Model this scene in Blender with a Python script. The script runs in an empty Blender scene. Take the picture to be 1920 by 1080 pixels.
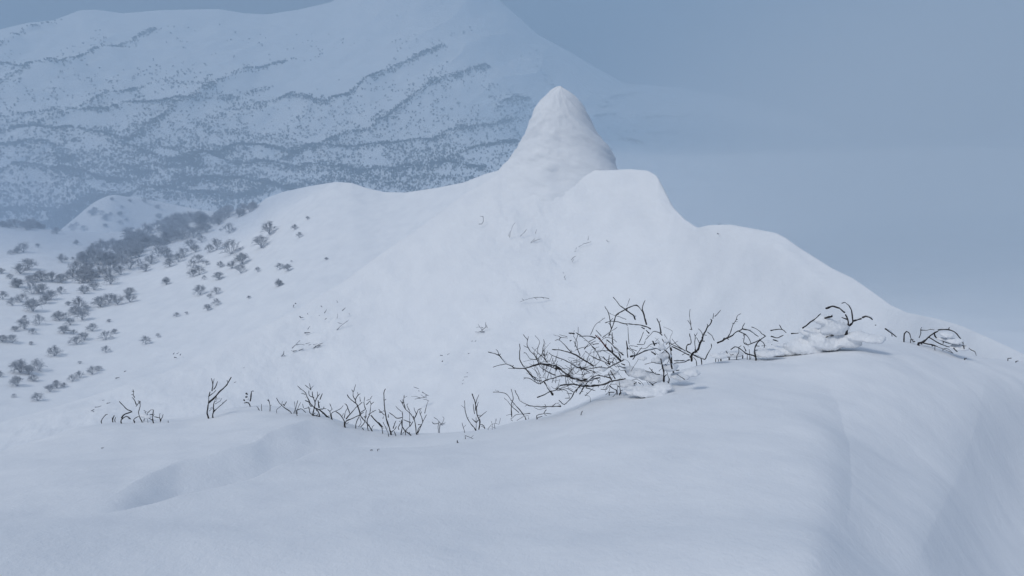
import bpy, math, random
import numpy as np
from mathutils import Vector

# ------------------------------------------------------------------ camera, sky, sun, exposure
SC = bpy.context.scene
COL = SC.collection
PITCH = math.radians(18.5)
FPX = 1598.0                      # focal length in pixels of the 1920 px wide photograph
cam_d = bpy.data.cameras.new('camera')
cam_d.sensor_width = 36.0
cam_d.lens = 36.0 * FPX / 1920.0
cam_d.clip_start = 0.05
cam_d.clip_end = 30000
cam = bpy.data.objects.new('camera', cam_d)
COL.objects.link(cam)
cam.location = (0, 0, 0)
cam.rotation_euler = (math.pi / 2 - PITCH, 0, 0)
SC.camera = cam

SUN_EL, SUN_AZ = math.radians(55), math.radians(-124)   # azimuth clockwise from +Y: behind the left shoulder
world = bpy.data.worlds.new('World')
SC.world = world
world.use_nodes = True
wt = world.node_tree
wt.nodes.clear()
w_out = wt.nodes.new('ShaderNodeOutputWorld')
w_bg = wt.nodes.new('ShaderNodeBackground')
w_sky = wt.nodes.new('ShaderNodeTexSky')
w_sky.sky_type = 'NISHITA'
w_sky.sun_disc = False
w_sky.sun_elevation = SUN_EL
w_sky.sun_rotation = SUN_AZ
w_sky.air_density = 1.0
w_sky.dust_density = 2.0
w_sky.altitude = 1500
# an overcast layer over that sky: grey-blue cloud, darker towards the horizon, with soft banks
w_co = wt.nodes.new('ShaderNodeTexCoord')
w_sep = wt.nodes.new('ShaderNodeSeparateXYZ')
wt.links.new(w_co.outputs['Generated'], w_sep.inputs[0])
w_rmp = wt.nodes.new('ShaderNodeValToRGB')
w_rmp.color_ramp.interpolation = 'EASE'
w_rmp.color_ramp.elements[0].position = 0.0
w_rmp.color_ramp.elements[0].color = (0.62, 1.0, 1.65, 1)
w_rmp.color_ramp.elements[1].position = 0.9
w_rmp.color_ramp.elements[1].color = (4.15, 5.05, 6.6, 1)
w_nz = wt.nodes.new('ShaderNodeTexNoise')
w_nz.inputs['Scale'].default_value = 2.2
w_nz.inputs['Detail'].default_value = 3
wt.links.new(w_co.outputs['Generated'], w_nz.inputs['Vector'])
w_ad = wt.nodes.new('ShaderNodeMath'); w_ad.operation = 'MULTIPLY_ADD'
w_ad.inputs[1].default_value = 0.12
wt.links.new(w_nz.outputs['Fac'], w_ad.inputs[0])
wt.links.new(w_sep.outputs['Z'], w_ad.inputs[2])
wt.links.new(w_ad.outputs[0], w_rmp.inputs['Fac'])
w_mix = wt.nodes.new('ShaderNodeMix'); w_mix.data_type = 'RGBA'
w_mix.inputs['Factor'].default_value = 0.85
wt.links.new(w_sky.outputs[0], w_mix.inputs['A'])
wt.links.new(w_rmp.outputs[0], w_mix.inputs['B'])
wt.links.new(w_mix.outputs['Result'], w_bg.inputs['Color'])
w_bg.inputs['Strength'].default_value = 0.1
wt.links.new(w_bg.outputs[0], w_out.inputs['Surface'])

sun_d = bpy.data.lights.new('sun', 'SUN')
sun_d.energy = 1.2
sun_d.angle = math.radians(14)
sun_d.color = (1.0, 0.965, 0.91)
sun = bpy.data.objects.new('sun', sun_d)
COL.objects.link(sun)
sdir = Vector((math.sin(SUN_AZ) * math.cos(SUN_EL), math.cos(SUN_AZ) * math.cos(SUN_EL), math.sin(SUN_EL)))
sun.rotation_euler = sdir.to_track_quat('Z', 'Y').to_euler()
sun.location = sdir * 50

SC.view_settings.view_transform = 'Standard'
SC.view_settings.look = 'None'
SC.view_settings.exposure = -0.08
SC.view_settings.gamma = 1.0
SC.view_settings.use_curve_mapping = False
SC.cycles.use_denoising = True
try:
    SC.cycles.denoiser = 'OPENIMAGEDENOISE'
except Exception:
    pass
SC.cycles.max_bounces = 5
SC.cycles.diffuse_bounces = 3
SC.cycles.glossy_bounces = 1
SC.cycles.volume_bounces = 3
SC.cycles.transparent_max_bounces = 8

# ------------------------------------------------------------------ small maths
CP, SP = math.cos(PITCH), math.sin(PITCH)

def ray(px, py):
    """pixel of the photograph -> azimuth and tangent of elevation"""
    px = np.asarray(px, float); py = np.asarray(py, float)
    x = (px - 960) / FPX
    v = (540 - py) / FPX
    Y = CP + v * SP
    Z = -SP + v * CP
    return np.arctan2(x, Y), Z / np.hypot(x, Y)

def pt(px, py, r):
    a, t = ray(px, py)
    return Vector((float(r * np.sin(a)), float(r * np.cos(a)), float(r * t)))

def project(x, y, z):
    dep = y * CP - z * SP
    up = y * SP + z * CP
    dep = np.where(dep < 0.05, 0.05, dep)
    return 960 + FPX * x / dep, 540 - FPX * up / dep, dep

def pchip(x, Y, xq):
    x = np.asarray(x, float); Y = np.asarray(Y, float); xq = np.asarray(xq, float)
    h = np.diff(x)
    sh = (-1,) + (1,) * (Y.ndim - 1)
    d = np.diff(Y, axis=0) / h.reshape(sh)
    m = np.zeros_like(Y)
    w1 = (2 * h[1:] + h[:-1]).reshape(sh); w2 = (h[1:] + 2 * h[:-1]).reshape(sh)
    a, b = d[:-1], d[1:]
    ok = a * b > 0
    with np.errstate(divide='ignore', invalid='ignore'):
        hm = (w1 + w2) / (w1 / a + w2 / b)
    m[1:-1] = np.where(ok, hm, 0)
    m[0] = d[0]; m[-1] = d[-1]
    i = np.clip(np.searchsorted(x, xq, side='right') - 1, 0, len(x) - 2)
    t = ((xq - x[i]) / h[i]).reshape((-1,) + (1,) * (Y.ndim - 1))
    t = np.clip(t, 0, 1)
    hh = h[i].reshape(t.shape)
    return ((1 + 2 * t) * (1 - t) ** 2 * Y[i] + t * (1 - t) ** 2 * hh * m[i]
            + t * t * (3 - 2 * t) * Y[i + 1] + t * t * (t - 1) * hh * m[i + 1])

def vnoise(x, y, seed=0):
    xi = np.floor(x).astype(np.int64); yi = np.floor(y).astype(np.int64)
    fx = x - xi; fy = y - yi
    fx = fx * fx * fx * (fx * (fx * 6 - 15) + 10); fy = fy * fy * fy * (fy * (fy * 6 - 15) + 10)
    def hsh(a, b):
        n = (a * 374761393 + b * 668265263 + seed * 1442695041) & 0xffffffff
        n = ((n ^ (n >> 13)) * 1274126177) & 0xffffffff
        n = (n ^ (n >> 16)) & 0xffffffff
        return n / 4294967295.0 * 2 - 1
    a = hsh(xi, yi); b = hsh(xi + 1, yi); c = hsh(xi, yi + 1); d = hsh(xi + 1, yi + 1)
    return (a + (b - a) * fx) * (1 - fy) + (c + (d - c) * fx) * fy

def fbm(x, y, octv=4, seed=0, gain=0.5):
    s = 0; a = 1; n = 0
    for k in range(octv):
        s = s + a * vnoise(x * 2 ** k + 17.3 * k, y * 2 ** k - 9.1 * k, seed + k)
        n += a; a *= gain
    return s / n

def seg_dist(x, y, P):
    """signed-less distance of points to a polyline and the position along it 0..1"""
    best = np.full(x.shape, 1e12); pos = np.zeros(x.shape); side = np.zeros(x.shape)
    n = len(P) - 1
    for k in range(n):
        ax, ay = P[k]; bx, by = P[k + 1]
        dx, dy = bx - ax, by - ay
        L = dx * dx + dy * dy + 1e-9
        t = np.clip(((x - ax) * dx + (y - ay) * dy) / L, 0, 1)
        d = np.hypot(x - ax - t * dx, y - ay - t * dy)
        u = d < best
        best = np.where(u, d, best); pos = np.where(u, (k + t) / n, pos)
        side = np.where(u, np.sign((x - ax) * dy - (y - ay) * dx), side)
    return best, pos, side

def sstep(a, b, x):
    t = np.clip((x - a) / (b - a), 0, 1)
    return t * t * (3 - 2 * t)

# ------------------------------------------------------------------ materials
def new_mat(name, col, rough=0.7, spec=0.3):
    m = bpy.data.materials.new(name)
    m.use_nodes = True
    b = m.node_tree.nodes['Principled BSDF']
    b.inputs['Base Color'].default_value = (*col, 1)
    b.inputs['Roughness'].default_value = rough
    b.inputs['Specular IOR Level'].default_value = spec
    return m, m.node_tree, b

def snow_mat(name, scale, dist, streak=(1, 1, 1), col=(0.86, 0.875, 0.895), col2=(0.80, 0.82, 0.85), strength=0.25):
    m, t, b = new_mat(name, col, 0.75, 0.2)
    tc = t.nodes.new('ShaderNodeTexCoord')
    mp = t.nodes.new('ShaderNodeMapping')
    mp.inputs['Scale'].default_value = streak
    mp.inputs['Rotation'].default_value = (0, 0, math.radians(35))
    t.links.new(tc.outputs['Object'], mp.inputs['Vector'])
    n = t.nodes.new('ShaderNodeTexNoise')
    n.inputs['Scale'].default_value = scale; n.inputs['Detail'].default_value = 6; n.inputs['Roughness'].default_value = 0.6
    t.links.new(mp.outputs[0], n.inputs['Vector'])
    r = t.nodes.new('ShaderNodeValToRGB')
    r.color_ramp.elements[0].position = 0.3; r.color_ramp.elements[0].color = (*col2, 1)
    r.color_ramp.elements[1].position = 0.6; r.color_ramp.elements[1].color = (*col, 1)
    t.links.new(n.outputs['Fac'], r.inputs['Fac'])
    t.links.new(r.outputs[0], b.inputs['Base Color'])
    n2 = t.nodes.new('ShaderNodeTexNoise')
    n2.inputs['Scale'].default_value = scale * 14; n2.inputs['Detail'].default_value = 4; n2.inputs['Roughness'].default_value = 0.7
    t.links.new(mp.outputs[0], n2.inputs['Vector'])
    b2 = t.nodes.new('ShaderNodeBump')
    b2.inputs['Strength'].default_value = strength * 1.3
    b2.inputs['Distance'].default_value = dist * 0.14
    t.links.new(n2.outputs['Fac'], b2.inputs['Height'])
    bp = t.nodes.new('ShaderNodeBump')
    t.links.new(b2.outputs[0], bp.inputs['Normal'])
    bp.inputs['Strength'].default_value = strength
    bp.inputs['Distance'].default_value = dist
    t.links.new(n.outputs['Fac'], bp.inputs['Height'])
    t.links.new(bp.outputs[0], b.inputs['Normal'])
    return m

M_NEAR = snow_mat('near_snow', 2.2, 0.07, (1, 0.6, 0.6), strength=0.35)
M_MID = snow_mat('ridge_snow', 0.35, 0.5, (1, 0.6, 1), strength=0.4)
M_FAR = snow_mat('mountain_snow', 0.02, 4.0, (1, 1, 1), strength=0.3)
M_CLUMP = snow_mat('clump_snow', 9.0, 0.02, (1, 1, 1), strength=0.4)

def bark_mat(name, c1, c2, scale):
    m, t, b = new_mat(name, c1, 0.85, 0.15)
    tc = t.nodes.new('ShaderNodeTexCoord')
    n = t.nodes.new('ShaderNodeTexNoise')
    n.inputs['Scale'].default_value = scale; n.inputs['Detail'].default_value = 4
    t.links.new(tc.outputs['Object'], n.inputs['Vector'])
    r = t.nodes.new('ShaderNodeValToRGB')
    r.color_ramp.elements[0].position = 0.35; r.color_ramp.elements[0].color = (*c1, 1)
    r.color_ramp.elements[1].position = 0.7; r.color_ramp.elements[1].color = (*c2, 1)
    t.links.new(n.outputs['Fac'], r.inputs['Fac']); t.links.new(r.outputs[0], b.inputs['Base Color'])
    return m

M_BARK = bark_mat('dark_bark', (0.018, 0.016, 0.017), (0.065, 0.058, 0.056), 14)
M_RED = bark_mat('reddish_bark', (0.09, 0.02, 0.018), (0.16, 0.05, 0.045), 14)
M_FROST = bark_mat('frosted_twigs', (0.2, 0.2, 0.21), (0.5, 0.51, 0.53), 5)
M_TREE = bark_mat('frosted_hazed_bark', (0.38, 0.42, 0.48), (0.60, 0.63, 0.68), 2)  # pale from frost, with the bluish distance haze mixed into the colour
M_WOOD = bark_mat('far_trees', (0.04, 0.042, 0.05), (0.12, 0.12, 0.13), 0.05)

# ------------------------------------------------------------------ object helpers
def tag(o, label=None, cat=None, group=None, kind=None):
    if label: o['label'] = label
    if cat: o['category'] = cat
    if group: o['group'] = group
    if kind: o['kind'] = kind
    return o

def mesh_np(name, V, F, mat, smooth=True):
    """V (n,3), F (m,k) arrays, all faces with k corners"""
    V = np.asarray(V, np.float32); F = np.asarray(F, np.int32)
    me = bpy.data.meshes.new(name)
    me.vertices.add(len(V)); me.vertices.foreach_set('co', V.ravel())
    k = F.shape[1]
    me.loops.add(F.size); me.loops.foreach_set('vertex_index', F.ravel())
    me.polygons.add(len(F))
    me.polygons.foreach_set('loop_start', np.arange(0, F.size, k, dtype=np.int32))
    me.polygons.foreach_set('loop_total', np.full(len(F), k, np.int32))
    me.polygons.foreach_set('use_smooth', np.full(len(F), smooth, bool))
    me.materials.append(mat)
    me.update(calc_edges=True)
    return me

def fix_normals(me):
    import bmesh
    bm = bmesh.new(); bm.from_mesh(me)
    bmesh.ops.remove_doubles(bm, verts=bm.verts, dist=1e-4)
    bmesh.ops.recalc_face_normals(bm, faces=bm.faces)
    bm.to_mesh(me); bm.free(); me.update()
    return me

def link(name, me, parent=None, loc=(0, 0, 0)):
    o = bpy.data.objects.new(name, me)
    COL.objects.link(o)
    o.location = loc
    if parent: o.parent = parent
    return o

# ------------------------------------------------------------------ terrain sheets (polar height fields round the viewpoint)
def gsm(a, v, sig):
    if sig <= 0: return v
    g = np.arange(a[0], a[-1], math.radians(0.1))
    u = np.interp(g, a, v)
    k = np.arange(-int(30 * sig), int(30 * sig) + 1) * 0.1 / sig
    k = np.exp(-0.5 * k * k); k /= k.sum(); h = len(k) // 2
    u = np.convolve(np.concatenate([np.full(h, u[0]), u, np.full(h, u[-1])]), k, 'valid')
    return np.interp(a, g, u)

class Layer:
    def __init__(s, name, lines, azs, nseg, crest=None, sig=1.6):
        azs = np.asarray(azs)
        R = []; Z = []
        for li, ln in enumerate(lines):
            ln = np.array(ln, float)
            o = np.argsort(ln[:, 0]); ln = ln[o]
            v = pchip(ln[:, 0], ln[:, 1:], azs)
            r_, t_ = v[:, 0], v[:, 1] / v[:, 0]
            if crest is not None:
                r_ = gsm(azs, r_, sig)
                k = crest - li
                t_ = gsm(azs, t_, 0.12 if k <= 0 else sig * (0.5 + 0.5 * k))
            R.append(r_); Z.append(r_ * t_)
        K = np.stack([np.array(R), np.array(Z)], -1)
        q = np.concatenate([np.linspace(k, k + 1, n, endpoint=False) for k, n in enumerate(nseg)] + [[len(nseg)]])
        G = pchip(np.arange(len(lines)), K, q)
        s.name = name; s.az = azs
        s.r = G[..., 0]; s.z = G[..., 1]              # (rows, cols)
        s.x = s.r * np.sin(azs)[None]; s.y = s.r * np.cos(azs)[None]
    def fix_crest(s, line, i0, i1, amt=1.0):
        """after the relief is added, bring the skyline back to the height it was given"""
        ln = np.array(sorted(line))
        want = np.interp(s.az, ln[:, 0], ln[:, 2] / ln[:, 1])
        w = np.zeros(s.r.shape[0]); w[i1:] = 1; w[i0:i1] = sstep(0, 1, np.linspace(0, 1, i1 - i0))
        for _ in range(3):
            T = (s.z / s.r)[i0:i1 + 40]
            k = T.argmax(0) + i0; cur = T.max(0)
            d = (want - cur) * s.r[k, np.arange(len(k))] * amt
            d = gsm(s.az, d, 0.12)
            s.z = s.z + d[None] * w[:, None]
    def build(s, mat, kind='structure'):
        n, c = s.r.shape
        V = np.stack([s.x, s.y, s.z], -1).reshape(-1, 3)
        i = np.arange(n * c).reshape(n, c)
        F = np.stack([i[:-1, :-1], i[:-1, 1:], i[1:, 1:], i[1:, :-1]], -1).reshape(-1, 4)
        F = F[:, ::-1] if False else F
        o = link(s.name, mesh_np(s.name, V, F, mat))
        o['kind'] = kind
        return o
    def hit(s, px, py):
        """world point where the sight line of this pixel first meets the sheet"""
        a, t = ray(px, py)
        j = int(np.clip(np.searchsorted(s.az, a), 1, len(s.az) - 1))
        r = s.r[:, j]; tn = s.z[:, j] / s.r[:, j]
        k = np.argmax(tn >= t)
        if tn[k] < t: k = int(np.argmax(tn))
        if k == 0: k = 1
        f = (t - tn[k - 1]) / (tn[k] - tn[k - 1] + 1e-12)
        f = float(np.clip(f, 0, 1))
        rr = r[k - 1] + (r[k] - r[k - 1]) * f
        zz = s.z[k - 1, j] + (s.z[k, j] - s.z[k - 1, j]) * f
        return np.array([rr * math.sin(a), rr * math.cos(a), zz])
    def height(s, x, y):
        a = np.arctan2(x, y); r = np.hypot(x, y)
        j = int(np.clip(np.searchsorted(s.az, a), 1, len(s.az) - 1))
        return float(np.interp(r, s.r[:, j], s.z[:, j]))

def line_px(pts):
    """(px, py, r) -> (az, r, z)"""
    out = []
    for px, py, r in pts:
        a, t = ray(px, py)
        out.append((float(a), float(r), float(r * t)))
    return out

def behind(line, dr, dz):
    return [(a, r + dr, z + dz) for a, r, z in line]

def table(sil, bottom, cols):
    """sheets given as columns: cols = {px: [r at t=0 .. 1]}; returns lines from low to the crest"""
    sil = sorted(sil)
    sx = [p[0] for p in sil]; sy = [p[1] for p in sil]
    cx = sorted(cols)
    T = np.array([cols[c] for c in cx], float)
    nt = T.shape[1]
    lines = []
    for k in range(nt):
        t = k / (nt - 1)
        pts = []
        xs = sorted(set(sx) | set(cx))
        for px in xs:
            py_s = float(np.interp(px, sx, sy))
            py = bottom + (py_s - bottom) * t
            r = float(pchip(cx, T[:, k], np.array([px]))[0])
            pts.append((px, py, r))
        lines.append(line_px(pts))
    return lines

rad = math.radians

# ---- near snow slope -------------------------------------------------
crestA = [(-700, 930, 8.6), (-200, 872, 9), (0, 845, 9.6), (80, 822, 10), (150, 803, 10.4), (220, 793, 10.6), (300, 790, 10.6), (350, 788, 10.6), (400, 778, 10.6),
          (440, 768, 10.5), (480, 765, 10.4), (530, 768, 10.3), (570, 775, 10.1), (610, 785, 9.9), (650, 798, 9.6), (700, 810, 9.3), (760, 815, 9.1),
          (820, 813, 9.0), (880, 808, 8.9), (930, 800, 8.8), (980, 788, 8.8), (1030, 778, 8.8), (1070, 765, 8.8), (1110, 745, 8.9), (1160, 728, 9.0), (1220, 712, 9.2),
          (1280, 692, 9.4), (1330, 680, 9.7), (1400, 674, 10.2), (1450, 671, 10.6), (1500, 662, 11), (1550, 648, 11.4), (1600, 636, 11.8),
          (1650, 636, 12.2), (1700, 642, 12.6), (1750, 654, 13), (1800, 666, 13.6), (1850, 673, 14.2), (1920, 680, 15), (2050, 700, 15.5), (2400, 780, 15), (3200, 1000, 12)]
LA = [[(rad(a), 0.35, -1.62) for a in (-95, -40, 0, 40, 95)],
      [(rad(-95), 2.6, -2.2)] + line_px([(-900, 1120, 2.7), (0, 1090, 2.9), (500, 1090, 2.8), (960, 1090, 2.65), (1500, 1090, 2.6), (1920, 1090, 2.9), (2700, 1150, 3.0)]) + [(rad(95), 2.6, -2.4)],
      [(rad(-95), 4.2, -3.2)] + line_px([(-900, 1020, 4.2), (0, 970, 4.4), (500, 960, 4.2), (960, 960, 3.9), (1500, 960, 3.8), (1920, 950, 4.6), (2700, 1040, 5.6)]) + [(rad(95), 4.4, -3.6)],
      [(rad(-95), 6.2, -4.2)] + line_px([(-800, 960, 6.2), (0, 890, 6.9), (500, 850, 6.6), (800, 858, 6.0), (960, 850, 6.0), (1200, 800, 6.1), (1500, 775, 6.6), (1920, 770, 8.5), (2600, 930, 10)]) + [(rad(95), 6.4, -5)]]
cA = line_px(crestA)
cA = [(rad(-95), 8.6, -5.6)] + cA + [(rad(95), 9, -6.6)]
LA += [cA, behind(cA, 1.2, -0.75), behind(cA, 4, -5), behind(cA, 12, -22), behind(cA, 30, -60)]
azA = np.radians(np.concatenate([np.arange(-95, -36, 0.6), np.arange(-36, 36, 0.07), np.arange(36, 95.1, 0.6)]))
near = Layer('snow_slope', LA, azA, [10, 60, 70, 70, 90, 26, 14, 10], 4, 1.5)
P, Q, D = project(near.x, near.y, near.z)
vis = sstep(0.8, 2.0, near.r) * sstep(22, 15, near.r)
dz = np.zeros_like(near.z)
# wind scoop in front of the small bushes: a lip, then a step down that fills again behind
lip = [(205, 966), (300, 946), (400, 925), (470, 900), (520, 874), (580, 855), (640, 846), (720, 840), (880, 830)]
lipx = np.array([p[0] for p in lip], float); lipy = np.array([p[1] for p in lip], float)
Pc = np.clip(P, 205, 880)
up = pchip(lipx, lipy, Pc.ravel()).reshape(P.shape) + 3 * vnoise(P / 60, Q * 0, 3) - Q      # pixels beyond the lip
pos = (Pc - 205) / 675
wdt = pchip(np.array([0, 0.2, 0.5, 0.7, 1.0]), np.array([24., 60, 60, 34, 10]), pos.ravel()).reshape(P.shape)
amp = pchip(np.array([0, 0.15, 0.5, 0.8, 1.0]), np.array([0.04, 0.13, 0.16, 0.06, 0.0]), pos.ravel()).reshape(P.shape)
q_ = up / wdt
prof = np.where(q_ < 0, 0.12 * np.exp(-np.abs(up) / 30), np.where(q_ < 0.16, -1.0 * sstep(0, 0.16, q_) + 0.12 * (1 - sstep(0, 0.16, q_)), 0))
prof = np.where((q_ >= 0.16) & (q_ < 1), -1.0 + 1.35 * (q_ - 0.16) / 0.84, prof)
prof = np.where(q_ >= 1, 0.35 * np.exp(-(q_ - 1) / 1.1), prof)
dz += amp * prof * sstep(180, 330, P) * sstep(900, 700, P) * 1.1
# blunt snow rib on the right, falling away in two steps
R1y = [600, 680, 740, 800, 860, 930, 1000, 1100]
R1x = [1460, 1490, 1535, 1556, 1560, 1556, 1540, 1520]
r1 = np.interp(Q, R1y, R1x)
soft = np.interp(Q, R1y, [90, 80, 40, 24, 18, 16, 14, 12])
Pr = 2150 - 120 * np.log1p(np.exp(np.clip((2150 - P) / 120, -30, 30)))
Pr = np.where(near.az[None] < 0, P, Pr)
u1 = (Pr - r1)
w1 = sstep(675, 800, Q)
k1 = D / FPX
sp = soft * np.log1p(np.exp(np.clip(u1 / soft, -30, 30)))
sp_lim = 700 * (1 - np.exp(-sp / 700))
rr_ = 0.95 * w1 * sp_lim * k1
R2x = np.interp(Q, [640, 700, 740, 800, 860, 935, 1000, 1100], [1850, 1842, 1832, 1800, 1772, 1742, 1700, 1650])
u2 = Pr - R2x
s2 = np.interp(Q, [640, 700, 800, 935, 1100], [50, 34, 22, 16, 50])
sp2 = s2 * np.log1p(np.exp(np.clip(u2 / s2, -30, 30)))
w2 = sstep(680, 750, Q) * sstep(985, 900, Q)
rr_ = rr_ + 1.1 * w2 * 600 * (1 - np.exp(-sp2 / 600)) * k1
# facet between the two steps rises slightly again
rr_ = rr_ - 0.30 * w2 * np.clip(u1 - 40, 0, np.maximum(R2x - r1 - 40, 1)) * k1
dz -= 2.3 * (1 - np.exp(-np.maximum(rr_, 0) / 2.3))
# soft drift relief
dz += 0.035 * fbm(near.x * 0.55 + 3, near.y * 0.9, 3, 5) * vis
dz += 0.05 * vis * np.exp(-((Q - 905 - (P - 300) * 0.05) / 45) ** 2) * np.exp(-((P - 130) / 160) ** 2)
dz += 0.012 * fbm((near.x + 0.6 * near.y) * 1.6, (near.y - 0.6 * near.x) * 0.5, 3, 9) * vis
dz += 0.02 * fbm(near.x * 1.8 + 31, near.y * 1.8, 2, 15) * vis * sstep(8, 9.5, near.r)
side_ = sstep(math.radians(95), math.radians(80), np.abs(near.az))[None]
near.z = near.z + dz * side_ * sstep(1.6, 2.6, near.r)
near.fix_crest(cA, 210, 300)
near.build(M_NEAR)

# ---- ridge that carries the pinnacle ---------------------------------
silB = [(-500, 900), (-200, 848), (0, 792), (100, 764), (160, 746), (300, 702), (430, 642), (500, 608), (560, 578), (640, 530), (700, 486), (780, 430), (870, 364), (930, 328),
        (980, 319), (1045, 318), (1100, 319), (1142, 319), (1180, 317), (1215, 320), (1232, 330), (1243, 350), (1262, 388), (1285, 412), (1308, 427), (1330, 422), (1370, 421),
        (1420, 430), (1456, 437), (1475, 447), (1500, 465), (1560, 503), (1600, 522), (1640, 550), (1670, 572), (1700, 586), (1750, 596), (1800, 610), (1860, 636), (1920, 664), (2100, 740), (2500, 900)]
colsB = {-500: [38, 46, 55, 64, 72], 0: [45, 54, 63, 73, 82], 300: [48, 58, 68, 78, 87], 600: [45, 62, 76, 87, 96], 800: [44, 62, 78, 91, 102], 930: [44, 61, 78, 91, 105], 1045: [42, 59, 76, 91, 104], 1140: [41, 58, 74, 88, 101],
         1230: [38, 55, 70, 83, 95], 1310: [36, 49, 61, 71, 80], 1460: [31, 41, 51, 60, 69], 1640: [24, 30, 37, 43, 50], 1800: [19, 22.5, 26, 29.5, 33], 1920: [16, 18, 20.5, 23, 26], 2200: [10, 11.5, 13, 14.5, 16], 2500: [8, 9, 10, 11, 12]}
LB = table(silB, 950, colsB)
LB = [[(a, r * 0.42, z - 2.5) for a, r, z in LB[0]]] + LB
cB = LB[-1]
LB += [behind(cB, 1.5, -0.5), behind(cB, 8, -6), behind(cB, 30, -34), behind(cB, 90, -130)]
def wide(lo, hi, st, LO=-95, HI=95):
    return np.radians(np.concatenate([np.arange(LO, lo, 1.0), np.arange(lo, hi, st), np.arange(hi + 0.5, HI, 1.0)]))
azB = wide(-42, 42, 0.075)
mid = Layer('snow_ridge', LB, azB, [12, 20, 40, 60, 90, 10, 18, 12, 10], 5, 1.0)
P, Q, D = project(mid.x, mid.y, mid.z)
v = sstep(20, 34, mid.r)
mz = 0.55 * fbm(mid.x / 9, mid.y / 14, 3, 21) * v
mz += 0.22 * fbm(mid.x / 3.2 + 5, mid.y / 4.2, 3, 23) * sstep(45, 75, mid.r)
# shallow gullies running down towards the camera, broken snow near the crest
gx = mid.x * 0.93 + mid.y * 0.36
mz += 0.22 * (1 - np.abs(fbm(gx / 7.0, mid.y / 60, 3, 41)) * 2.2) * sstep(60, 90, mid.r) * 0.5
rough = sstep(150, 20, seg_dist(P, Q, [(1080, 330), (1085, 420), (1070, 480)])[0]) + sstep(60, 10, seg_dist(P, Q, [(950, 420), (1010, 450)])[0]) + sstep(70, 20, seg_dist(P, Q, [(560, 660), (600, 600), (650, 560)])[0])
mz += 0.16 * rough * fbm(mid.x / 1.4, mid.y / 2.0, 3, 47)
mz += (0.08 + 0.12 * sstep(330, 120, np.hypot((P - 1040) * 0.8, Q - 380))) * fbm(gx / 0.9, mid.y / 2.2 + mid.z * 0.5, 3, 51) * sstep(45, 70, mid.r)
# convex rib right of the pinnacle (down from the notch)
d, pos, side = seg_dist(P, Q, [(1308, 430), (1330, 500), (1345, 560), (1320, 640)])
mz -= 0.6 * np.exp(-(d / 30) ** 2) * (1 - 0.5 * pos)
d, pos, side = seg_dist(P, Q, [(1395, 440), (1440, 480), (1520, 560), (1600, 620)])
mz += 0.7 * np.exp(-(d / 40) ** 2)
keep = np.exp(-((mid.r / np.interp(azB, [c[0] for c in cB], [c[1] for c in cB])[None] - 1) / 0.03) ** 2)
mid.z = mid.z + mz * (1 - 0.55 * keep)
mid.fix_crest(cB, 162, 222)
mid.build(M_MID)

# ---- left slope with the birches -------------------------------------
silC = [(-700, 430), (-300, 424), (0, 422), (60, 424), (100, 431), (150, 434), (200, 436), (240, 432), (280, 424), (330, 416), (400, 404), (450, 392), (485, 383), (500, 371),
        (530, 360), (580, 349), (630, 341), (660, 343), (685, 352), (720, 360), (760, 361), (820, 352), (870, 342), (910, 326), (940, 318), (1000, 330), (1100, 380), (1250, 470)]
colsC = {-700: [95, 115, 150, 210, 320], 0: [96, 118, 155, 215, 330], 200: [96, 115, 150, 212, 335], 400: [95, 110, 142, 200, 310], 500: [95, 107, 135, 190, 285],
         640: [95, 105, 128, 172, 245], 750: [95, 105, 124, 160, 220], 930: [95, 105, 120, 145, 190], 1250: [95, 102, 112, 128, 150]}
LC = table(silC, 900, colsC)
LC = [[(a, r * 0.5, z - 3) for a, r, z in LC[0]]] + LC
cC = LC[-1]
LC += [behind(cC, 4, -1.6), behind(cC, 40, -28), behind(cC, 160, -170)]
azC = wide(-46, 12, 0.09, -95, 12)
left = Layer('birch_slope', LC, azC, [10, 10, 40, 80, 110, 8, 16, 14], 5, 1.6)
left.z = left.z + 1.0 * fbm(left.x / 30, left.y / 45, 3, 61) * sstep(110, 150, left.r) + 0.25 * fbm(left.x / 7, left.y / 9, 3, 62)
left.fix_crest(cC, 190, 250)
left.build(M_MID)

# ---- small spur beyond it --------------------------------------------
silD = [(-200, 620), (60, 470), (118, 428), (150, 402), (180, 378), (203, 368), (240, 371), (290, 378), (340, 387), (420, 400), (560, 430), (800, 520)]
colsD = {-200: [380, 430, 480], 60: [390, 450, 520], 203: [400, 470, 560], 340: [400, 480, 600], 800: [380, 450, 520]}
LD = table(silD, 640, colsD)
cD = LD[-1]
LD += [behind(cD, 8, -4), behind(cD, 60, -50), behind(cD, 200, -200)]
azD = np.radians(np.arange(-36, 0, 0.12))
spur = Layer('valley_spur', LD, azD, [30, 60, 6, 12, 10], 2, 0.4)
spur.z = spur.z + 1.2 * fbm(spur.x / 30, spur.y / 40, 3, 71)
spur.build(M_MID)

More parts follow.
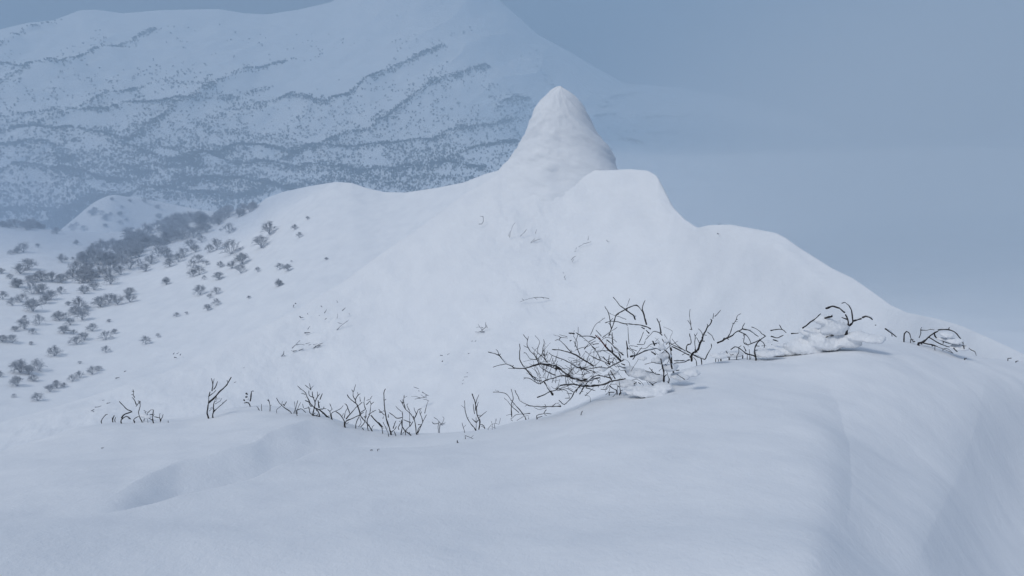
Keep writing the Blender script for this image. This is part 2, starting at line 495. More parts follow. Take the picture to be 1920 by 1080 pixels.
# ---- valley and the far mountain -------------------------------------
silE = [(-600, 150), (-200, 95), (0, 55), (50, 43), (100, 38), (150, 19), (180, 18), (230, 25), (300, 19), (410, 17), (460, 25), (500, 27), (560, 18), (620, 4), (680, -28),
        (780, -60), (880, -48), (950, 12), (1010, 66), (1070, 98), (1120, 128), (1170, 156), (1280, 165), (1370, 180), (1430, 197), (1500, 214), (1600, 262), (1800, 350), (2300, 500)]
sx = [p[0] for p in silE]; sy = [p[1] for p in silE]
pxs = [-600, -200, 0, 150, 300, 450, 600, 750, 900, 1050, 1200, 1350, 1500, 1700, 2000, 2300]
lpy = [980, 720, 560, 470, 400, 335, 285]
lr = [150, 420, 720, 1000, 1400, 1720, 1980]
LE = [line_px([(px, y, r) for px in pxs]) for y, r in zip(lpy, lr)]
for t, r in ((0.36, 2280), (0.7, 2600), (1.0, 2900)):
    LE.append(line_px([(px, 285 + (min(float(np.interp(px, sx, sy)), 262) - 285) * t, r) for px in sorted(set(pxs) | set(sx))]))
cE = LE[-1]
LE += [behind(cE, 60, -25), behind(cE, 500, -300)]
azE = wide(-42, 42, 0.07)
far = Layer('mountain', LE, azE, [5, 8, 12, 50, 60, 60, 90, 100, 100, 8, 10], 10, 1.2)
ridges = [  # (polyline in the photo, height of the spur in metres, tree density along it)
    ([(0, 262), (60, 262), (130, 266), (190, 277), (240, 292), (300, 302), (345, 312)], 26, 1.0),
    ([(-60, 292), (0, 288), (60, 285), (100, 288), (130, 303)], 20, 1.0),
    ([(0, 345), (60, 341), (110, 342), (150, 348), (190, 345), (240, 341)], 20, 0.9),
    ([(345, 345), (365, 325), (400, 306), (450, 296), (510, 292), (560, 293)], 24, 1.2),
    ([(545, 300), (600, 283), (625, 272), (660, 256), (690, 252)], 14, 1.0),
    ([(560, 293), (620, 289), (670, 286), (720, 285), (780, 275), (820, 271), (870, 253), (920, 238), (965, 228)], 14, 0.9),
    ([(690, 252), (720, 237), (760, 208), (800, 176), (850, 152), (914, 120)], 18, 0.8),
    ([(225, 290), (280, 250), (330, 218), (370, 200), (400, 178), (450, 150), (500, 128), (545, 112)], 22, 0.7),
    ([(30, 254), (100, 238), (140, 226), (200, 221), (240, 211), (310, 212), (360, 203), (400, 194), (450, 182), (505, 160)], 20, 0.8),
    ([(490, 195), (560, 193), (585, 201), (612, 203), (650, 188), (700, 162), (750, 132), (800, 104), (830, 88)], 16, 0.8),
    ([(-40, 215), (0, 192), (30, 173), (60, 162), (120, 152), (155, 133), (205, 108), (240, 84), (290, 50)], 34, 0.6),
    ([(-40, 155), (0, 142), (30, 134), (55, 120)], 20, 0.4),
    ([(-60, 140), (0, 106), (40, 77), (70, 60), (108, 36)], 26, 0.3),
    ([(140, 226), (170, 209), (230, 188), (275, 160)], 16, 0.6),
    ([(330, 362), (400, 352), (480, 366), (560, 352)], 18, 1.2),
    ([(240, 372), (330, 375), (420, 378), (480, 374)], 14, 1.3),
    ([(745, 322), (790, 317), (840, 315), (900, 316)], 10, 0.8),
    ([(840, 303), (880, 292), (930, 279), (965, 268)], 12, 0.9),
    ([(800, 262), (860, 248), (900, 240)], 8, 0.5),
    ([(930, 212), (960, 196), (987, 180)], 9, 0.6),
    ([(1118, 225), (1150, 216)], 5, 0.35), ([(1212, 225), (1290, 216)], 5, 0.3), ([(1170, 262), (1200, 268)], 4, 0.5), ([(1130, 200), (1170, 180), (1190, 175)], 4, 0.25), ([(1190, 250), (1290, 258)], 4, 0.15),
    ([(0, 412), (60, 408), (120, 415)], 10, 0.9), ([(120, 420), (160, 395), (195, 368)], 8, 1.3),
    ([(0, 232), (50, 228), (110, 222)], 10, 0.3), ([(560, 320), (620, 322), (680, 322)], 10, 0.7),
    ([(440, 318), (500, 314), (560, 320)], 10, 0.6), ([(225, 318), (250, 328), (275, 336)], 10, 0.9),
]

base = Layer('tmp', LE, azE, [5, 8, 12, 50, 60, 60, 90, 100, 100, 8, 10], 10, 1.2)
fz = np.zeros_like(far.z); rd = np.full(far.z.shape, 0.0)
crossw = 1.0
for poly, h, tr in ridges:
    W = [base.hit(x, y + h * 0.16)[:2] for x, y in poly]
    # densify
    W2 = []
    for k in range(len(W) - 1):
        for t in np.linspace(0, 1, 4, endpoint=False): W2.append(W[k] * (1 - t) + W[k + 1] * t)
    W2.append(W[-1])
    lo = np.array(W2).min(0) - 420; hi = np.array(W2).max(0) + 420
    m = (far.x > lo[0]) & (far.x < hi[0]) & (far.y > lo[1]) & (far.y < hi[1])
    d, pos, side = seg_dist(far.x[m], far.y[m], W2)
    wob = 1 + 0.35 * fbm(far.x[m] / 60, far.y[m] / 60, 2, 88)
    taper = sstep(0, 0.12, pos) * 0.5 + 0.5
    taper *= 1 - 0.75 * sstep(0.6, 1.0, pos)
    hh = h * taper * wob
    bump = hh * np.exp(-d / (h * 3.0))
    fz[m] = np.maximum(fz[m], bump)
    dens = tr * (0.25 + 1.3 * sstep(-0.5, 0.6, fbm(far.x[m] / 38 + h, far.y[m] / 38, 3, 133))) * np.exp(-(d / np.where(far.r[m] < 1900, 17, 8.5)) ** 2)
    rd[m] = np.maximum(rd[m], dens)
gul = 1 - np.abs(fbm((far.x - 0.5 * far.y) / 160, (far.y + 0.5 * far.x) / 420, 4, 91)) * 2
far.z = far.z + fz * 1.35 + 12 * (gul - 0.5) * sstep(2000, 2250, far.r) * sstep(2900, 2750, far.r) + 5 * fbm(far.x / 70, far.y / 70, 4, 93) * sstep(2890, 2800, far.r)
far.fix_crest(cE, 380, 485)
far.build(M_FAR)

# ---- snow plastered pinnacle on the ridge ----------------------------
def build_pinnacle():
    base = pt(1048, 322, 107.0)
    dep = base.y * CP - base.z * SP
    mpp = dep / FPX                                  # metres per photo pixel there
    # photo row, left edge, right edge, lit/shaded corner (photo columns)
    prof = [(163, 1041, 1049, 1046), (168, 1033, 1058, 1050), (176, 1024, 1070, 1056), (186, 1015, 1081, 1065), (198, 1005, 1090, 1075), (212, 997, 1097, 1084), (232, 990, 1107, 1094),
            (252, 982, 1120, 1106), (270, 973, 1133, 1118), (290, 959, 1144, 1128), (306, 947, 1149, 1135), (322, 930, 1154, 1141), (345, 905, 1163, 1150), (375, 872, 1176, 1162), (420, 835, 1192, 1175), (475, 800, 1205, 1190)]
    n = 96
    th = np.linspace(0, 2 * np.pi, n, endpoint=False)
    pr = np.array(prof, float)
    rows = np.concatenate([np.linspace(163, 200, 16, endpoint=False), np.linspace(200, 475, 110)])
    L = pchip(pr[:, 0], pr[:, 1], rows); R = pchip(pr[:, 0], pr[:, 2], rows); A = pchip(pr[:, 0], pr[:, 3], rows)
    V = []
    for k, py in enumerate(rows):
        z = float(ray(1048, py)[1]) * 107.0
        cx = 1048
        l = (cx - L[k]) * mpp; r = (R[k] - cx) * mpp; a = (A[k] - cx) * mpp
        f = float(np.interp(py, [163, 170, 180, 200, 232, 275, 322, 345, 375, 420, 475], [0.35, 1.0, 1.7, 2.5, 3.5, 4.7, 6.3, 7.6, 9.5, 12, 14.2]))
        # outline in plan: x to the right, y away from the viewer
        poly = [(-l, 0), (-l * 0.72, -f * 0.62), (-l * 0.05, -f * 0.98), (a * 0.98, -f * 0.70), (r, 0.35 * f), (r * 0.6, f * 0.85), (-l * 0.2, f * 0.9), (-l * 0.8, f * 0.45)]
        ang = np.array([math.atan2(y, x) for x, y in poly]); rr = np.array([math.hypot(x, y) for x, y in poly])
        o = np.argsort(ang); ang = ang[o]; rr = rr[o]
        A3 = np.concatenate([ang - 2 * np.pi, ang, ang + 2 * np.pi]); R3 = np.concatenate([rr] * 3)
        q = (th + np.pi) % (2 * np.pi) - np.pi
        rad_ = 0.45 * pchip(A3, R3, q) + 0.55 * np.interp(q, A3, R3)
        wr = min(1.0, (py - 160) / 55.0)
        ell = 1 / np.sqrt((np.cos(q) / np.where(np.cos(q) > 0, r, l)) ** 2 + (np.sin(q) / f) ** 2)
        rad_ = rad_ * wr + ell * (1 - wr)
        nz = fbm(th * 0 + np.cos(q) * 2.2 + z * 0.3, np.sin(q) * 2.2 + z * 0.55, 4, 101)
        nz2 = fbm(np.cos(q) * 6 + z * 0.9, np.sin(q) * 6 + z * 1.4, 3, 107)
        rad_ = rad_ * (1 + 0.09 * nz * min(1, k / 25)) + 0.13 * nz2 * min(1, k / 25)
        V.append(np.stack([base.x + rad_ * np.cos(q), base.y + rad_ * np.sin(q), np.full(n, z) + 0.12 * nz2], -1))
    V = np.array(V)
    top = V[0].mean(0) + np.array([0, 0, 0.12])
    m = len(rows)
    i = np.arange(m * n).reshape(m, n); j = np.roll(i, -1, axis=1)
    F = np.stack([i[:-1], i[1:], j[1:], j[:-1]], -1).reshape(-1, 4)
    cap = np.stack([np.full(n, m * n), i[0], j[0], j[0]], -1)
    V = np.concatenate([V.reshape(-1, 3), top[None]])
    me = mesh_np('rock_pinnacle', V, F, M_MID)
    import bmesh
    bm = bmesh.new(); bm.from_mesh(me); bm.verts.ensure_lookup_table()
    t = bm.verts[m * n]
    for a_, b_ in zip(i[0], j[0]):
        f_ = bm.faces.new((t, bm.verts[int(a_)], bm.verts[int(b_)])); f_.smooth = True
    bmesh.ops.recalc_face_normals(bm, faces=bm.faces)
    bm.to_mesh(me); bm.free()
    o = link('rock_pinnacle', me)
    tag(o, 'steep pointed rock pinnacle plastered white with snow, standing on the ridge crest', 'rock pinnacle')
    return o
pinnacle = build_pinnacle()

# ---- the air -----------------------------------------------------------
def vol_mat(name, col, dens, aniso=0.0):
    m = bpy.data.materials.new(name); m.use_nodes = True
    t = m.node_tree; t.nodes.clear()
    o = t.nodes.new('ShaderNodeOutputMaterial'); v = t.nodes.new('ShaderNodeVolumePrincipled')
    v.inputs['Color'].default_value = (*col, 1); v.inputs['Density'].default_value = dens
    v.inputs['Anisotropy'].default_value = aniso
    t.links.new(v.outputs[0], o.inputs['Volume'])
    return m
def box_mesh(name, lo, hi, mat):
    V = [(x, y, z) for x in (lo[0], hi[0]) for y in (lo[1], hi[1]) for z in (lo[2], hi[2])]
    F = [(0, 1, 3, 2), (4, 6, 7, 5), (0, 4, 5, 1), (2, 3, 7, 6), (0, 2, 6, 4), (1, 5, 7, 3)]
    return fix_normals(mesh_np(name, V, F, mat, False))
zmin = min(float(l.z.min()) for l in (near, mid, left, spur, far))
zmax = max(float(l.z.max()) for l in (near, mid, left, spur, far))
hz = link('haze', box_mesh('haze', (-3600, -60, zmin - 1), (3600, 3450, zmax + 4), vol_mat('haze_air', (0.575, 0.73, 0.87), 0.00054)))
tag(hz, kind='stuff')

def fog_bank(name, c, sx, sz, thick, dens, col=(0.93, 0.973, 1.0)):
    """drifting cloud: a lens that thins out to nothing at its rim"""
    nr, na = 24, 64
    V = []
    for k in range(nr + 1):
        q = k / nr
        t = thick * (1 - q * q) ** 2
        for s in (-1, 1):
            for a in np.linspace(0, 2 * np.pi, na, endpoint=False):
                w = 1 + 0.12 * math.sin(3 * a + 1) + 0.07 * math.sin(5 * a)
                V.append((c[0] + sx * q * w * math.cos(a), c[1] + s * (t / 2 + 0.5), c[2] + sz * q * w * math.sin(a)))
    V = np.array(V)
    idx = np.arange(len(V)).reshape(nr + 1, 2, na)
    F = []
    for s in (0, 1):
        i = idx[:, s]; j = np.roll(i, -1, axis=1)
        q4 = np.stack([i[:-1], j[:-1], j[1:], i[1:]], -1).reshape(-1, 4)
        F.append(q4 if s == 0 else q4[:, ::-1])
    a = idx[nr, 0]; b = idx[nr, 1]
    F.append(np.stack([a, np.roll(a, -1), np.roll(b, -1), b], -1))
    me = mesh_np(name, V, np.concatenate(F), vol_mat(name + '_vapour', col, dens), True)
    fix_normals(me)
    o = link(name, me)
    tag(o, kind='stuff')
    return o
fog_bank('cloud', (-235, 250, -94), 225, 108, 180, 0.0066, (0.60, 0.72, 0.86))
fog_bank('cloud', (700, 2050, -20), 1150, 560, 560, 0.0026, (0.72, 0.87, 0.97))
fog_bank('cloud', (560, 760, -245), 560, 440, 900, 0.0026)

# ------------------------------------------------------------------ plants
def basis(d):
    d = d / (np.linalg.norm(d) + 1e-12)
    a = np.array([0, 0, 1.0]) if abs(d[2]) < 0.9 else np.array([1.0, 0, 0])
    u = np.cross(d, a); u /= np.linalg.norm(u)
    return u, np.cross(d, u)

class Tubes:
    def __init__(s): s.V = []; s.F = []; s.n = 0
    def tube(s, P, R, k=5, cap=True):
        P = np.asarray(P, float); m = len(P)
        if m < 2: return
        T = np.gradient(P, axis=0)
        u, v = basis(T[0])
        for i in range(m):
            t = T[i] / (np.linalg.norm(T[i]) + 1e-12)
            u = u - t * np.dot(u, t); u /= (np.linalg.norm(u) + 1e-12); v = np.cross(t, u)
            for j in range(k):
                a = 2 * math.pi * j / k
                s.V.append(P[i] + R[i] * (math.cos(a) * u + math.sin(a) * v))
        b = s.n
        for i in range(m - 1):
            for j in range(k):
                j2 = (j + 1) % k
                s.F.append((b + i * k + j, b + i * k + j2, b + (i + 1) * k + j2, b + (i + 1) * k + j))
        s.n += m * k
        if cap:
            for i, e in ((0, -1), (m - 1, 1)):
                s.V.append(P[i] + T[i] / (np.linalg.norm(T[i]) + 1e-12) * R[i] * 0.8 * e); c = s.n; s.n += 1
                for j in range(k):
                    s.F.append((c, b + i * k + j, b + i * k + (j + 1) % k, b + i * k + (j + 1) % k))
    def mesh(s, name, mat, origin=(0, 0, 0)):
        V = np.array(s.V) - np.asarray(origin)[None]
        me = bpy.data.meshes.new(name)
        F = [f if f[2] != f[3] else f[:3] for f in s.F]
        me.from_pydata([tuple(v) for v in V], [], F)
        me.polygons.foreach_set('use_smooth', np.full(len(F), True))
        me.materials.append(mat); me.update()
        return me

def smooth_line(P, step):
    P = np.asarray(P, float)
    if len(P) < 3:
        n = max(2, int(np.linalg.norm(P[-1] - P[0]) / step) + 1)
        return np.array([P[0] * (1 - t) + P[-1] * t for t in np.linspace(0, 1, n)])
    L = np.concatenate([[0], np.cumsum(np.linalg.norm(np.diff(P, axis=0), axis=1))])
    n = max(3, int(L[-1] / step) + 1)
    q = np.linspace(0, L[-1], n)
    lin = np.stack([np.interp(q, L, P[:, c]) for c in range(3)], 1)
    cur = pchip(L + np.arange(len(L)) * 1e-9, P, q)
    return 0.35 * lin + 0.65 * cur

def lump_mesh(bm_V, bm_F, c, rx, ry, rz, seed, n=10, m=16):
    """a rounded, uneven clump of snow"""
    b = len(bm_V)
    for i in range(n + 1):
        ph = math.pi * i / n
        for j in range(m):
            th = 2 * math.pi * j / m
            x, y, z = math.sin(ph) * math.cos(th), math.sin(ph) * math.sin(th), math.cos(ph)
            w = 1 + 0.28 * float(fbm(np.array(x * 1.6 + seed), np.array(y * 1.6 + z * 1.3 + seed * 2.1), 3, 7))
            bm_V.append((c[0] + rx * x * w, c[1] + ry * y * w, c[2] + rz * z * w * (1 if z > 0 else 0.7)))
    for i in range(n):
        for j in range(m):
            bm_F.append((b + i * m + j, b + (i + 1) * m + j, b + (i + 1) * m + (j + 1) % m, b + i * m + (j + 1) % m))

def parse(txt):
    out = []
    for ln in txt.split(';'):
        ln = ln.split()
        if not ln: continue
        w = ln[0]; m = None
        if w[0] in 'rf': m = w[0]; w = w[1:]
        out.append((float(w), m, [tuple(float(q) for q in p.split(',')) for p in ln[1:]]))
    return out

RNG = np.random.default_rng(11)
CRUMB = bpy.data.textures.new('crumble', 'CLOUDS'); CRUMB.noise_scale = 0.035; CRUMB.noise_depth = 3
def make_shrub(name, label, cat, tiles, root, depth=0.35, group=None, lumps=(), cap=0.5, fill=None, rr=None, mat=None, thick=1.0, parts=True):
    """tiles: [(x0, y0, scale, text)] traced twigs; every traced stem is a part of its own"""
    if rr is None:
        h = near.hit(root[0], root[1] + 3); rr = float(np.hypot(h[0], h[1]))
    base = pt(root[0], root[1], rr)
    top = bpy.data.objects.new(name, None); COL.objects.link(top); top.location = base
    top.empty_display_size = 0.2
    tag(top, label, cat, group)
    O = np.array(base); snow = Tubes(); allT = Tubes()
    mpp = rr / FPX * 1.04
    for (x0, y0, sc, txt) in tiles:
        for w, mm, P in parse(txt):
            px = [(x0 + a / sc, y0 + b / sc) for a, b in P]
            off = RNG.uniform(-depth, depth) * 0.6
            drift = RNG.uniform(-depth, depth) * 0.8
            W = []
            L = np.concatenate([[0], np.cumsum([math.dist(px[i], px[i + 1]) for i in range(len(px) - 1)])])
            for i, (a, b) in enumerate(px):
                t = L[i] / (L[-1] + 1e-9)
                r_ = rr + off + drift * t * min(1, L[-1] / 60) + 0.02 * math.sin(i * 2.1 + off * 40)
                W.append(np.array(pt(a, b, r_)))
            # a stem that starts at the snow goes on down into it
            g = near.height(W[0][0], W[0][1])
            if abs(W[0][2] - g) < 0.07 and rr < 30:
                W.insert(0, np.array([W[0][0] + 0.01, W[0][1], min(W[0][2] - 0.05, g - 0.08)]))
            Q = smooth_line(W, 0.028 * rr / 9)
            n = len(Q)
            jit = np.cumsum(RNG.normal(0, 0.0016 * rr / 9, (n, 3)), axis=0); jit -= np.linspace(0, 1, n)[:, None] * jit[-1]
            Q = Q + jit
            r0 = w * mpp * 0.27 * thick
            R = r0 * (1 - 0.58 * np.linspace(0, 1, n) ** 1.1) * (1 + 0.13 * RNG.normal(0, 1, n))
            R = np.clip(R, r0 * 0.33, r0 * 1.4)
            R[-1] *= 1.25
            if n > 3: R[-2] *= 1.35
            T = Tubes() if parts else allT
            T.tube(Q, R, 6 if w >= 5 else 5)
            # buds and short spurs
            for i in range(2, n - 1):
                if RNG.random() < 0.10:
                    d = Q[i] - Q[i - 1]; u, v = basis(d); a = RNG.uniform(0, 6.28)
                    d2 = d / np.linalg.norm(d) * 0.6 + math.cos(a) * u + math.sin(a) * v
                    ln_ = RNG.uniform(0.012, 0.04) * rr / 9
                    T.tube([Q[i], Q[i] + d2 * ln_ * 0.5, Q[i] + d2 * ln_], [R[i] * 0.7, R[i] * 0.55, R[i] * 0.7], 4)
            M = mat or (M_RED if mm == 'r' else M_FROST if mm == 'f' else M_BARK)
            if parts:
                o = link('branch', T.mesh('branch', M, O), top)
                if mm == 'r': o['label'] = 'reddish brown branch'
            # snow lying along the upper side
            if cap > 0 and n > 4 and RNG.random() < cap:
                i = 1
                while i < n - 2:
                    ln_ = int(RNG.integers(3, 9)); seg = Q[i:i + ln_]
                    if len(seg) > 2:
                        dd = seg[-1] - seg[0]
                        if abs(dd[2]) < 0.75 * np.hypot(dd[0], dd[1]):
                            rs = R[i:i + len(seg)] * RNG.uniform(0.8, 1.35) * np.sin(np.linspace(0.35, math.pi - 0.35, len(seg)))
                            snow.tube(seg + np.array([0, 0, 1]) * (R[i:i + len(seg)] * 0.75 + rs * 0.45)[:, None], rs, 6)
                    i += ln_ + int(RNG.integers(0, 5))
    if not parts:
        link('branches', allT.mesh('branches', mat or M_FROST, O), top)
    if fill:
        T = Tubes()
        for (x0, y0, x1, y1, cnt, lean) in fill:
            for k in range(cnt):
                a, b = RNG.uniform(x0, x1), RNG.uniform(y0, y1)
                ang = RNG.normal(lean, 0.55); L = RNG.uniform(10, 38)
                r_ = rr + RNG.uniform(-depth, depth) * 0.8
                P = []
                for q in np.linspace(0, 1, 4):
                    P.append(np.array(pt(a + L * q * math.cos(ang), b - L * q * math.sin(ang), r_ + 0.08 * q)))
                    ang += RNG.normal(0, 0.25)
                Q = smooth_line(P, 0.03)
                T.tube(Q, np.linspace(1, 0.6, len(Q)) * RNG.uniform(0.7, 1.5) * mpp * 0.5, 4)
        link('fine_twigs', T.mesh('fine_twigs', M_BARK, O), top)
    if snow.n:
        link('snow_cover', snow.mesh('snow_cover', M_CLUMP, O), top)
    if lumps:
        V = []; F = []
        for k, L_ in enumerate(lumps):
            a, b, rx, ry = L_[:4]; dr = L_[4] if len(L_) > 4 else 0.0
            c = np.array(pt(a, b, rr + dr)) - O
            lump_mesh(V, F, c, rx * mpp * 1.1, rx * mpp * 0.85, ry * mpp * 0.62, k * 3.7 + a * 0.01)
        me = mesh_np('snow_clump', np.array(V), np.array(F), M_CLUMP)
        oc = link('snow_clump', me, top)
        md = oc.modifiers.new('melt', 'REMESH'); md.mode = 'VOXEL'; md.voxel_size = 0.011; md.use_smooth_shade = True
        md = oc.modifiers.new('soft', 'SMOOTH'); md.factor = 0.6; md.iterations = 14
        md = oc.modifiers.new('crumble', 'DISPLACE'); md.texture = CRUMB; md.strength = 0.03; md.texture_coords = 'LOCAL' 
    return top

T1 = """7 1620,1010 1460,900 1350,820 1230,800 1090,790 980,820 820,865 700,875 620,865 560,820 490,790 400,700 340,630 250,600 150,575;
3 490,790 370,805 235,850; 2.5 340,630 320,570 285,530; 3 620,870 510,872;
5 1000,1050 930,1000 860,920 820,865 760,790 715,700 715,580 722,480 712,430;
4 1060,800 1010,690 970,630 900,560 870,490 850,430 860,360 820,310 780,262; 2 860,350 875,295; 2.5 870,500 820,480 785,455; 3 1010,715 910,700 850,630 820,590 790,580;
4 1380,900 1230,780 1160,690 1060,610 935,485; 3 1150,650 1130,560 1135,480 1160,410 1145,350;
5 1920,890 1730,855 1650,800 1530,740 1400,690 1290,640 1240,590; 2 1290,640 1270,700 1250,760;
6 1920,760 1830,700 1740,640 1650,600 1540,580 1450,550 1300,530; 3.5 1650,590 1600,530 1470,400 1410,350 1350,375; 3 1430,350 1450,315 1580,325; 2 1450,310 1390,280 1320,265;
2 1560,300 1430,262; 4 1800,640 1740,500 1690,380; 6 1480,900 1300,850 1180,810 1090,790; 4 1350,985 1230,930 1130,870 1070,820 1040,680; 6 1700,245 1600,235; 5 1830,290 1730,230; 5 1620,375 1650,365"""
T2 = """8 1310,480 1230,360 1150,240; 4 1150,240 1070,285 980,240 880,185 790,178; 4 1110,235 980,205 880,90 820,0;
7 1920,330 1790,320 1650,300 1500,305 1430,320 1370,400 1250,430 1150,485 1030,530; 8 1920,210 1700,190 1600,150 1470,130 1300,190 1160,230;
5 1850,260 1780,350 1700,430 1650,530 1580,610 1510,665 1420,580; 5 1450,690 1300,690 1050,695 880,680 800,640 710,585 670,500 630,400; 3 1300,690 1390,630 1450,670;
2.5 1180,680 1165,650; 2.5 1200,710 1080,750 970,710; 3 1190,750 1140,810 1200,855; 4 1020,855 1150,820 1280,825; 4 1030,895 1120,870; 3 1700,440 1560,370 1390,410; 3 1650,460 1560,450; 3 1600,540 1530,545"""
T2b = """4 820,905 740,800 660,710 570,600 530,540 470,465 400,445 330,435 235,435; 4 570,880 560,740 565,640 600,560 590,480 560,380;
3 700,800 640,750 570,700 500,610 435,540; 3 900,820 800,825 700,825 640,835 590,890 545,915 590,955; 3 870,850 780,870 700,920 660,950; 2 335,430 320,400; 2 580,830 470,855"""
T3 = """6 1270,610 1240,500 1200,370 1150,310 1080,262 980,290 880,340 760,410 705,465 690,560 640,680 590,820; 4 1195,345 1210,260 1245,175;
5 1060,520 1040,460 980,400 910,350 860,310 780,260 730,190 670,118; 5 1340,690 1260,640 1170,615 1000,600 870,590 780,560 650,545 525,580;
4 640,690 610,580 600,480 570,380 520,285; 2.5 900,520 840,500 760,460 650,435 600,398; r7 620,1095 520,1000 450,910 350,800; 5 350,850 260,820 60,822; 2.5 260,790 300,700 370,590 440,540 520,490;
3.5 470,850 620,740 740,660; 3 460,820 360,710; 5 665,950 655,860 650,750; 5 1530,760 1500,600 1455,500; 4 1550,805 1480,750 1400,730 1340,790 1250,885;
8 1720,1075 1690,960 1640,860 1600,790; 4 1920,1060 1780,1000 1700,950; 6 930,1050 905,900; 3 950,960 940,800 935,650; 3 1140,930 1220,740; 3 1100,960 1220,970 1250,900; 3 1110,1005 970,990;
2 915,280 970,140; 5 1310,770 1265,715; 5 1230,685 1180,655; 3 240,920 340,860; 3 270,945 355,905; 4 310,970 410,955; 5 1420,940 1485,935; 6 1385,915 1415,990; 5 1580,930 1550,870; 4 560,880 620,930 760,1060; 3 350,1060 120,840 0,760; 4 150,1050 220,970; 3 1620,965 1670,920; r3 440,870 380,800"""
T4 = """8 660,205 560,120 460,20; 6 260,290 130,210 0,120; 5 720,200 560,280 440,330 370,310 250,325 90,310 0,320; 5 510,265 380,210 270,165 140,70; 4 510,260 440,190 410,150; 4 490,240 500,130; 3 500,255 570,200;
4 370,200 330,110 240,0; 6 820,150 940,110 1070,50 1200,20 1270,60; 3.5 850,190 910,100 990,10; 8 1320,520 1320,400 1290,250 1270,185; 5 540,520 500,470 390,440 310,430 200,500;
9 160,590 320,575 440,560 520,520 740,480; 5 600,500 560,430 515,355; 4 530,490 485,400; 5 800,440 760,400 730,350; 4 740,320 620,290; 6 730,280 680,255; 7 1190,660 1150,580 1090,520; 3 1150,560 1220,530;
6 620,660 560,630 500,580; 6 500,690 570,685; 5 660,620 620,590; 5 860,615 720,590; 3 830,690 830,640; 3 1000,735 965,690; 6 650,700 680,690; 3.5 1260,420 1180,400 1130,350 1100,315; 3 1170,390 1040,365;
4 1310,520 1220,480; 4 1410,320 1340,260; 3 1270,260 1140,240 1030,265; 6 1390,540 1400,480; 3 1630,490 1510,410; 4 1470,360 1550,350; 5 1640,210 1470,210; 5 1700,200 1560,240 1470,250; 4.5 1700,130 1560,60 1440,0;
4 150,620 290,660; 5 50,710 110,620 200,500; 3 140,740 240,640; 2 210,760 130,720; 8 1475,440 1450,300 1430,100 1415,0; 6 1440,330 1400,120 1350,60; 6 1190,120 1130,75; 4 780,160 765,60 770,0; 4 665,170 640,90; 6 545,90 535,0; 5 710,125 560,0; 4 1140,700 1040,670; 4 90,560 20,640 0,690; 7 0,480 160,510 360,465; 4 290,385 200,350 90,320; 3 1270,570 1440,575; 4 870,560 910,530; 4 970,560 935,535"""
T5a = """8 320,930 320,830 420,740 450,650 500,560 510,520 555,440 565,390 630,320 650,265; 3 650,265 620,245; 3.5 665,240 680,150; 3 700,205 745,165 795,100; 5 300,800 230,750 240,670 310,650 300,540 285,485;
3 325,415 305,330 255,265; 2.5 310,330 300,240 290,160 297,85; 4 385,800 385,700 375,600 380,530 365,490; 3.5 450,650 400,545; 3.5 510,520 480,450 430,405; 3 690,590 640,500 575,455; 5 350,830 440,870 540,910 580,830 650,700 640,650;
4 280,845 170,790 0,690; 3 220,770 100,680 0,570; 5 480,910 380,850; 4 395,930 350,870; 5 290,860 340,900; 3 300,410 330,415; 3 380,530 415,470"""
T5b = """6 740,635 830,600 900,550 985,510 1030,460 1080,435 1150,405; 3.5 905,545 960,450 995,340 1050,250 1060,200 1120,158; 3.5 1150,405 1160,350 1190,310; 4 1150,405 1240,420 1330,470 1410,530;
4 1080,440 1200,490 1250,550 1290,640; 6 1370,885 1350,820 1355,710 1390,640 1440,590 1520,530; 4 1530,525 1470,490 1420,430 1300,375; 4 1440,590 1380,610 1230,660 1170,620 1185,540 1165,500;
4 1440,595 1490,620 1510,670 1505,715; 6 1370,870 1200,810 1130,750 1080,710 1030,695 960,745; 5 1150,820 1050,860 930,865 830,880; 4 930,865 920,820 880,765; 4 1060,850 1090,790 1090,710 1130,680; 5 1210,770 1170,690; 3 940,830 1005,825;
3 1230,890 1230,830; 6 800,890 820,850; 3 760,890 725,810; 4 710,885 725,875; 3 1180,640 1210,640 1250,690; 3 1270,830 1260,740; 2 1460,685 1540,680; 2.5 995,325 985,310; 3 1055,255 1075,250"""
T6 = """5 570,525 650,460 790,355 860,290; 8 800,430 880,385 950,355 1050,335; 7 945,200 1060,168 1170,200; 8 1270,655 1300,520 1310,420 1290,350 1265,305; 6 1250,265 1210,235 1170,200;
5 1340,480 1385,430 1360,250 1310,150 1265,105 1205,120; 8 1395,405 1520,370; 6 1545,350 1610,330 1660,345 1705,385; 6 1185,830 1150,730 1075,640 1000,545 910,490; 4 1070,650 1000,645 915,685; 5 1290,380 1205,350;
4 610,755 580,700 550,690; 6 540,785 560,780; 5 400,920 400,850; 4 380,615 500,605; 5 210,945 140,925; 4 50,655 165,685 250,640; 5 80,715 165,740; 4 0,850 65,790; 4 45,560 180,540 240,550 295,600; 3 230,550 185,470; 7 1300,520 1345,465 1390,430; 3 1040,315 1060,312; 4 1750,478 1765,475"""
T7a = "5 0,195 80,250 155,310"
T7h = "5 255,335 255,280 290,235 330,260 355,340 380,365 410,375; 4 350,350 390,340"
T7 = """8 455,390 520,375 600,300 670,255 730,230; 7 500,380 600,405 690,430; 3 690,430 800,470 940,535; 6 680,265 700,310 770,350 850,385 940,410; 4 600,315 680,370 760,410 850,440 940,460 1000,515;
5 730,215 880,208 950,235 1020,310 1070,380 1085,430; 5 1010,415 1060,430 1130,435 1180,480 1240,510; 4 1085,435 1095,490; 3 465,320 490,250 490,200 505,175; 3 490,212 570,215 620,200 680,210; 3 830,300 855,350; 3 920,280 920,325; f3 1240,510 1260,570; 4 950,460 985,510; 3 800,400 805,370; 3 800,245 830,265; 3 800,470 860,470 940,535"""
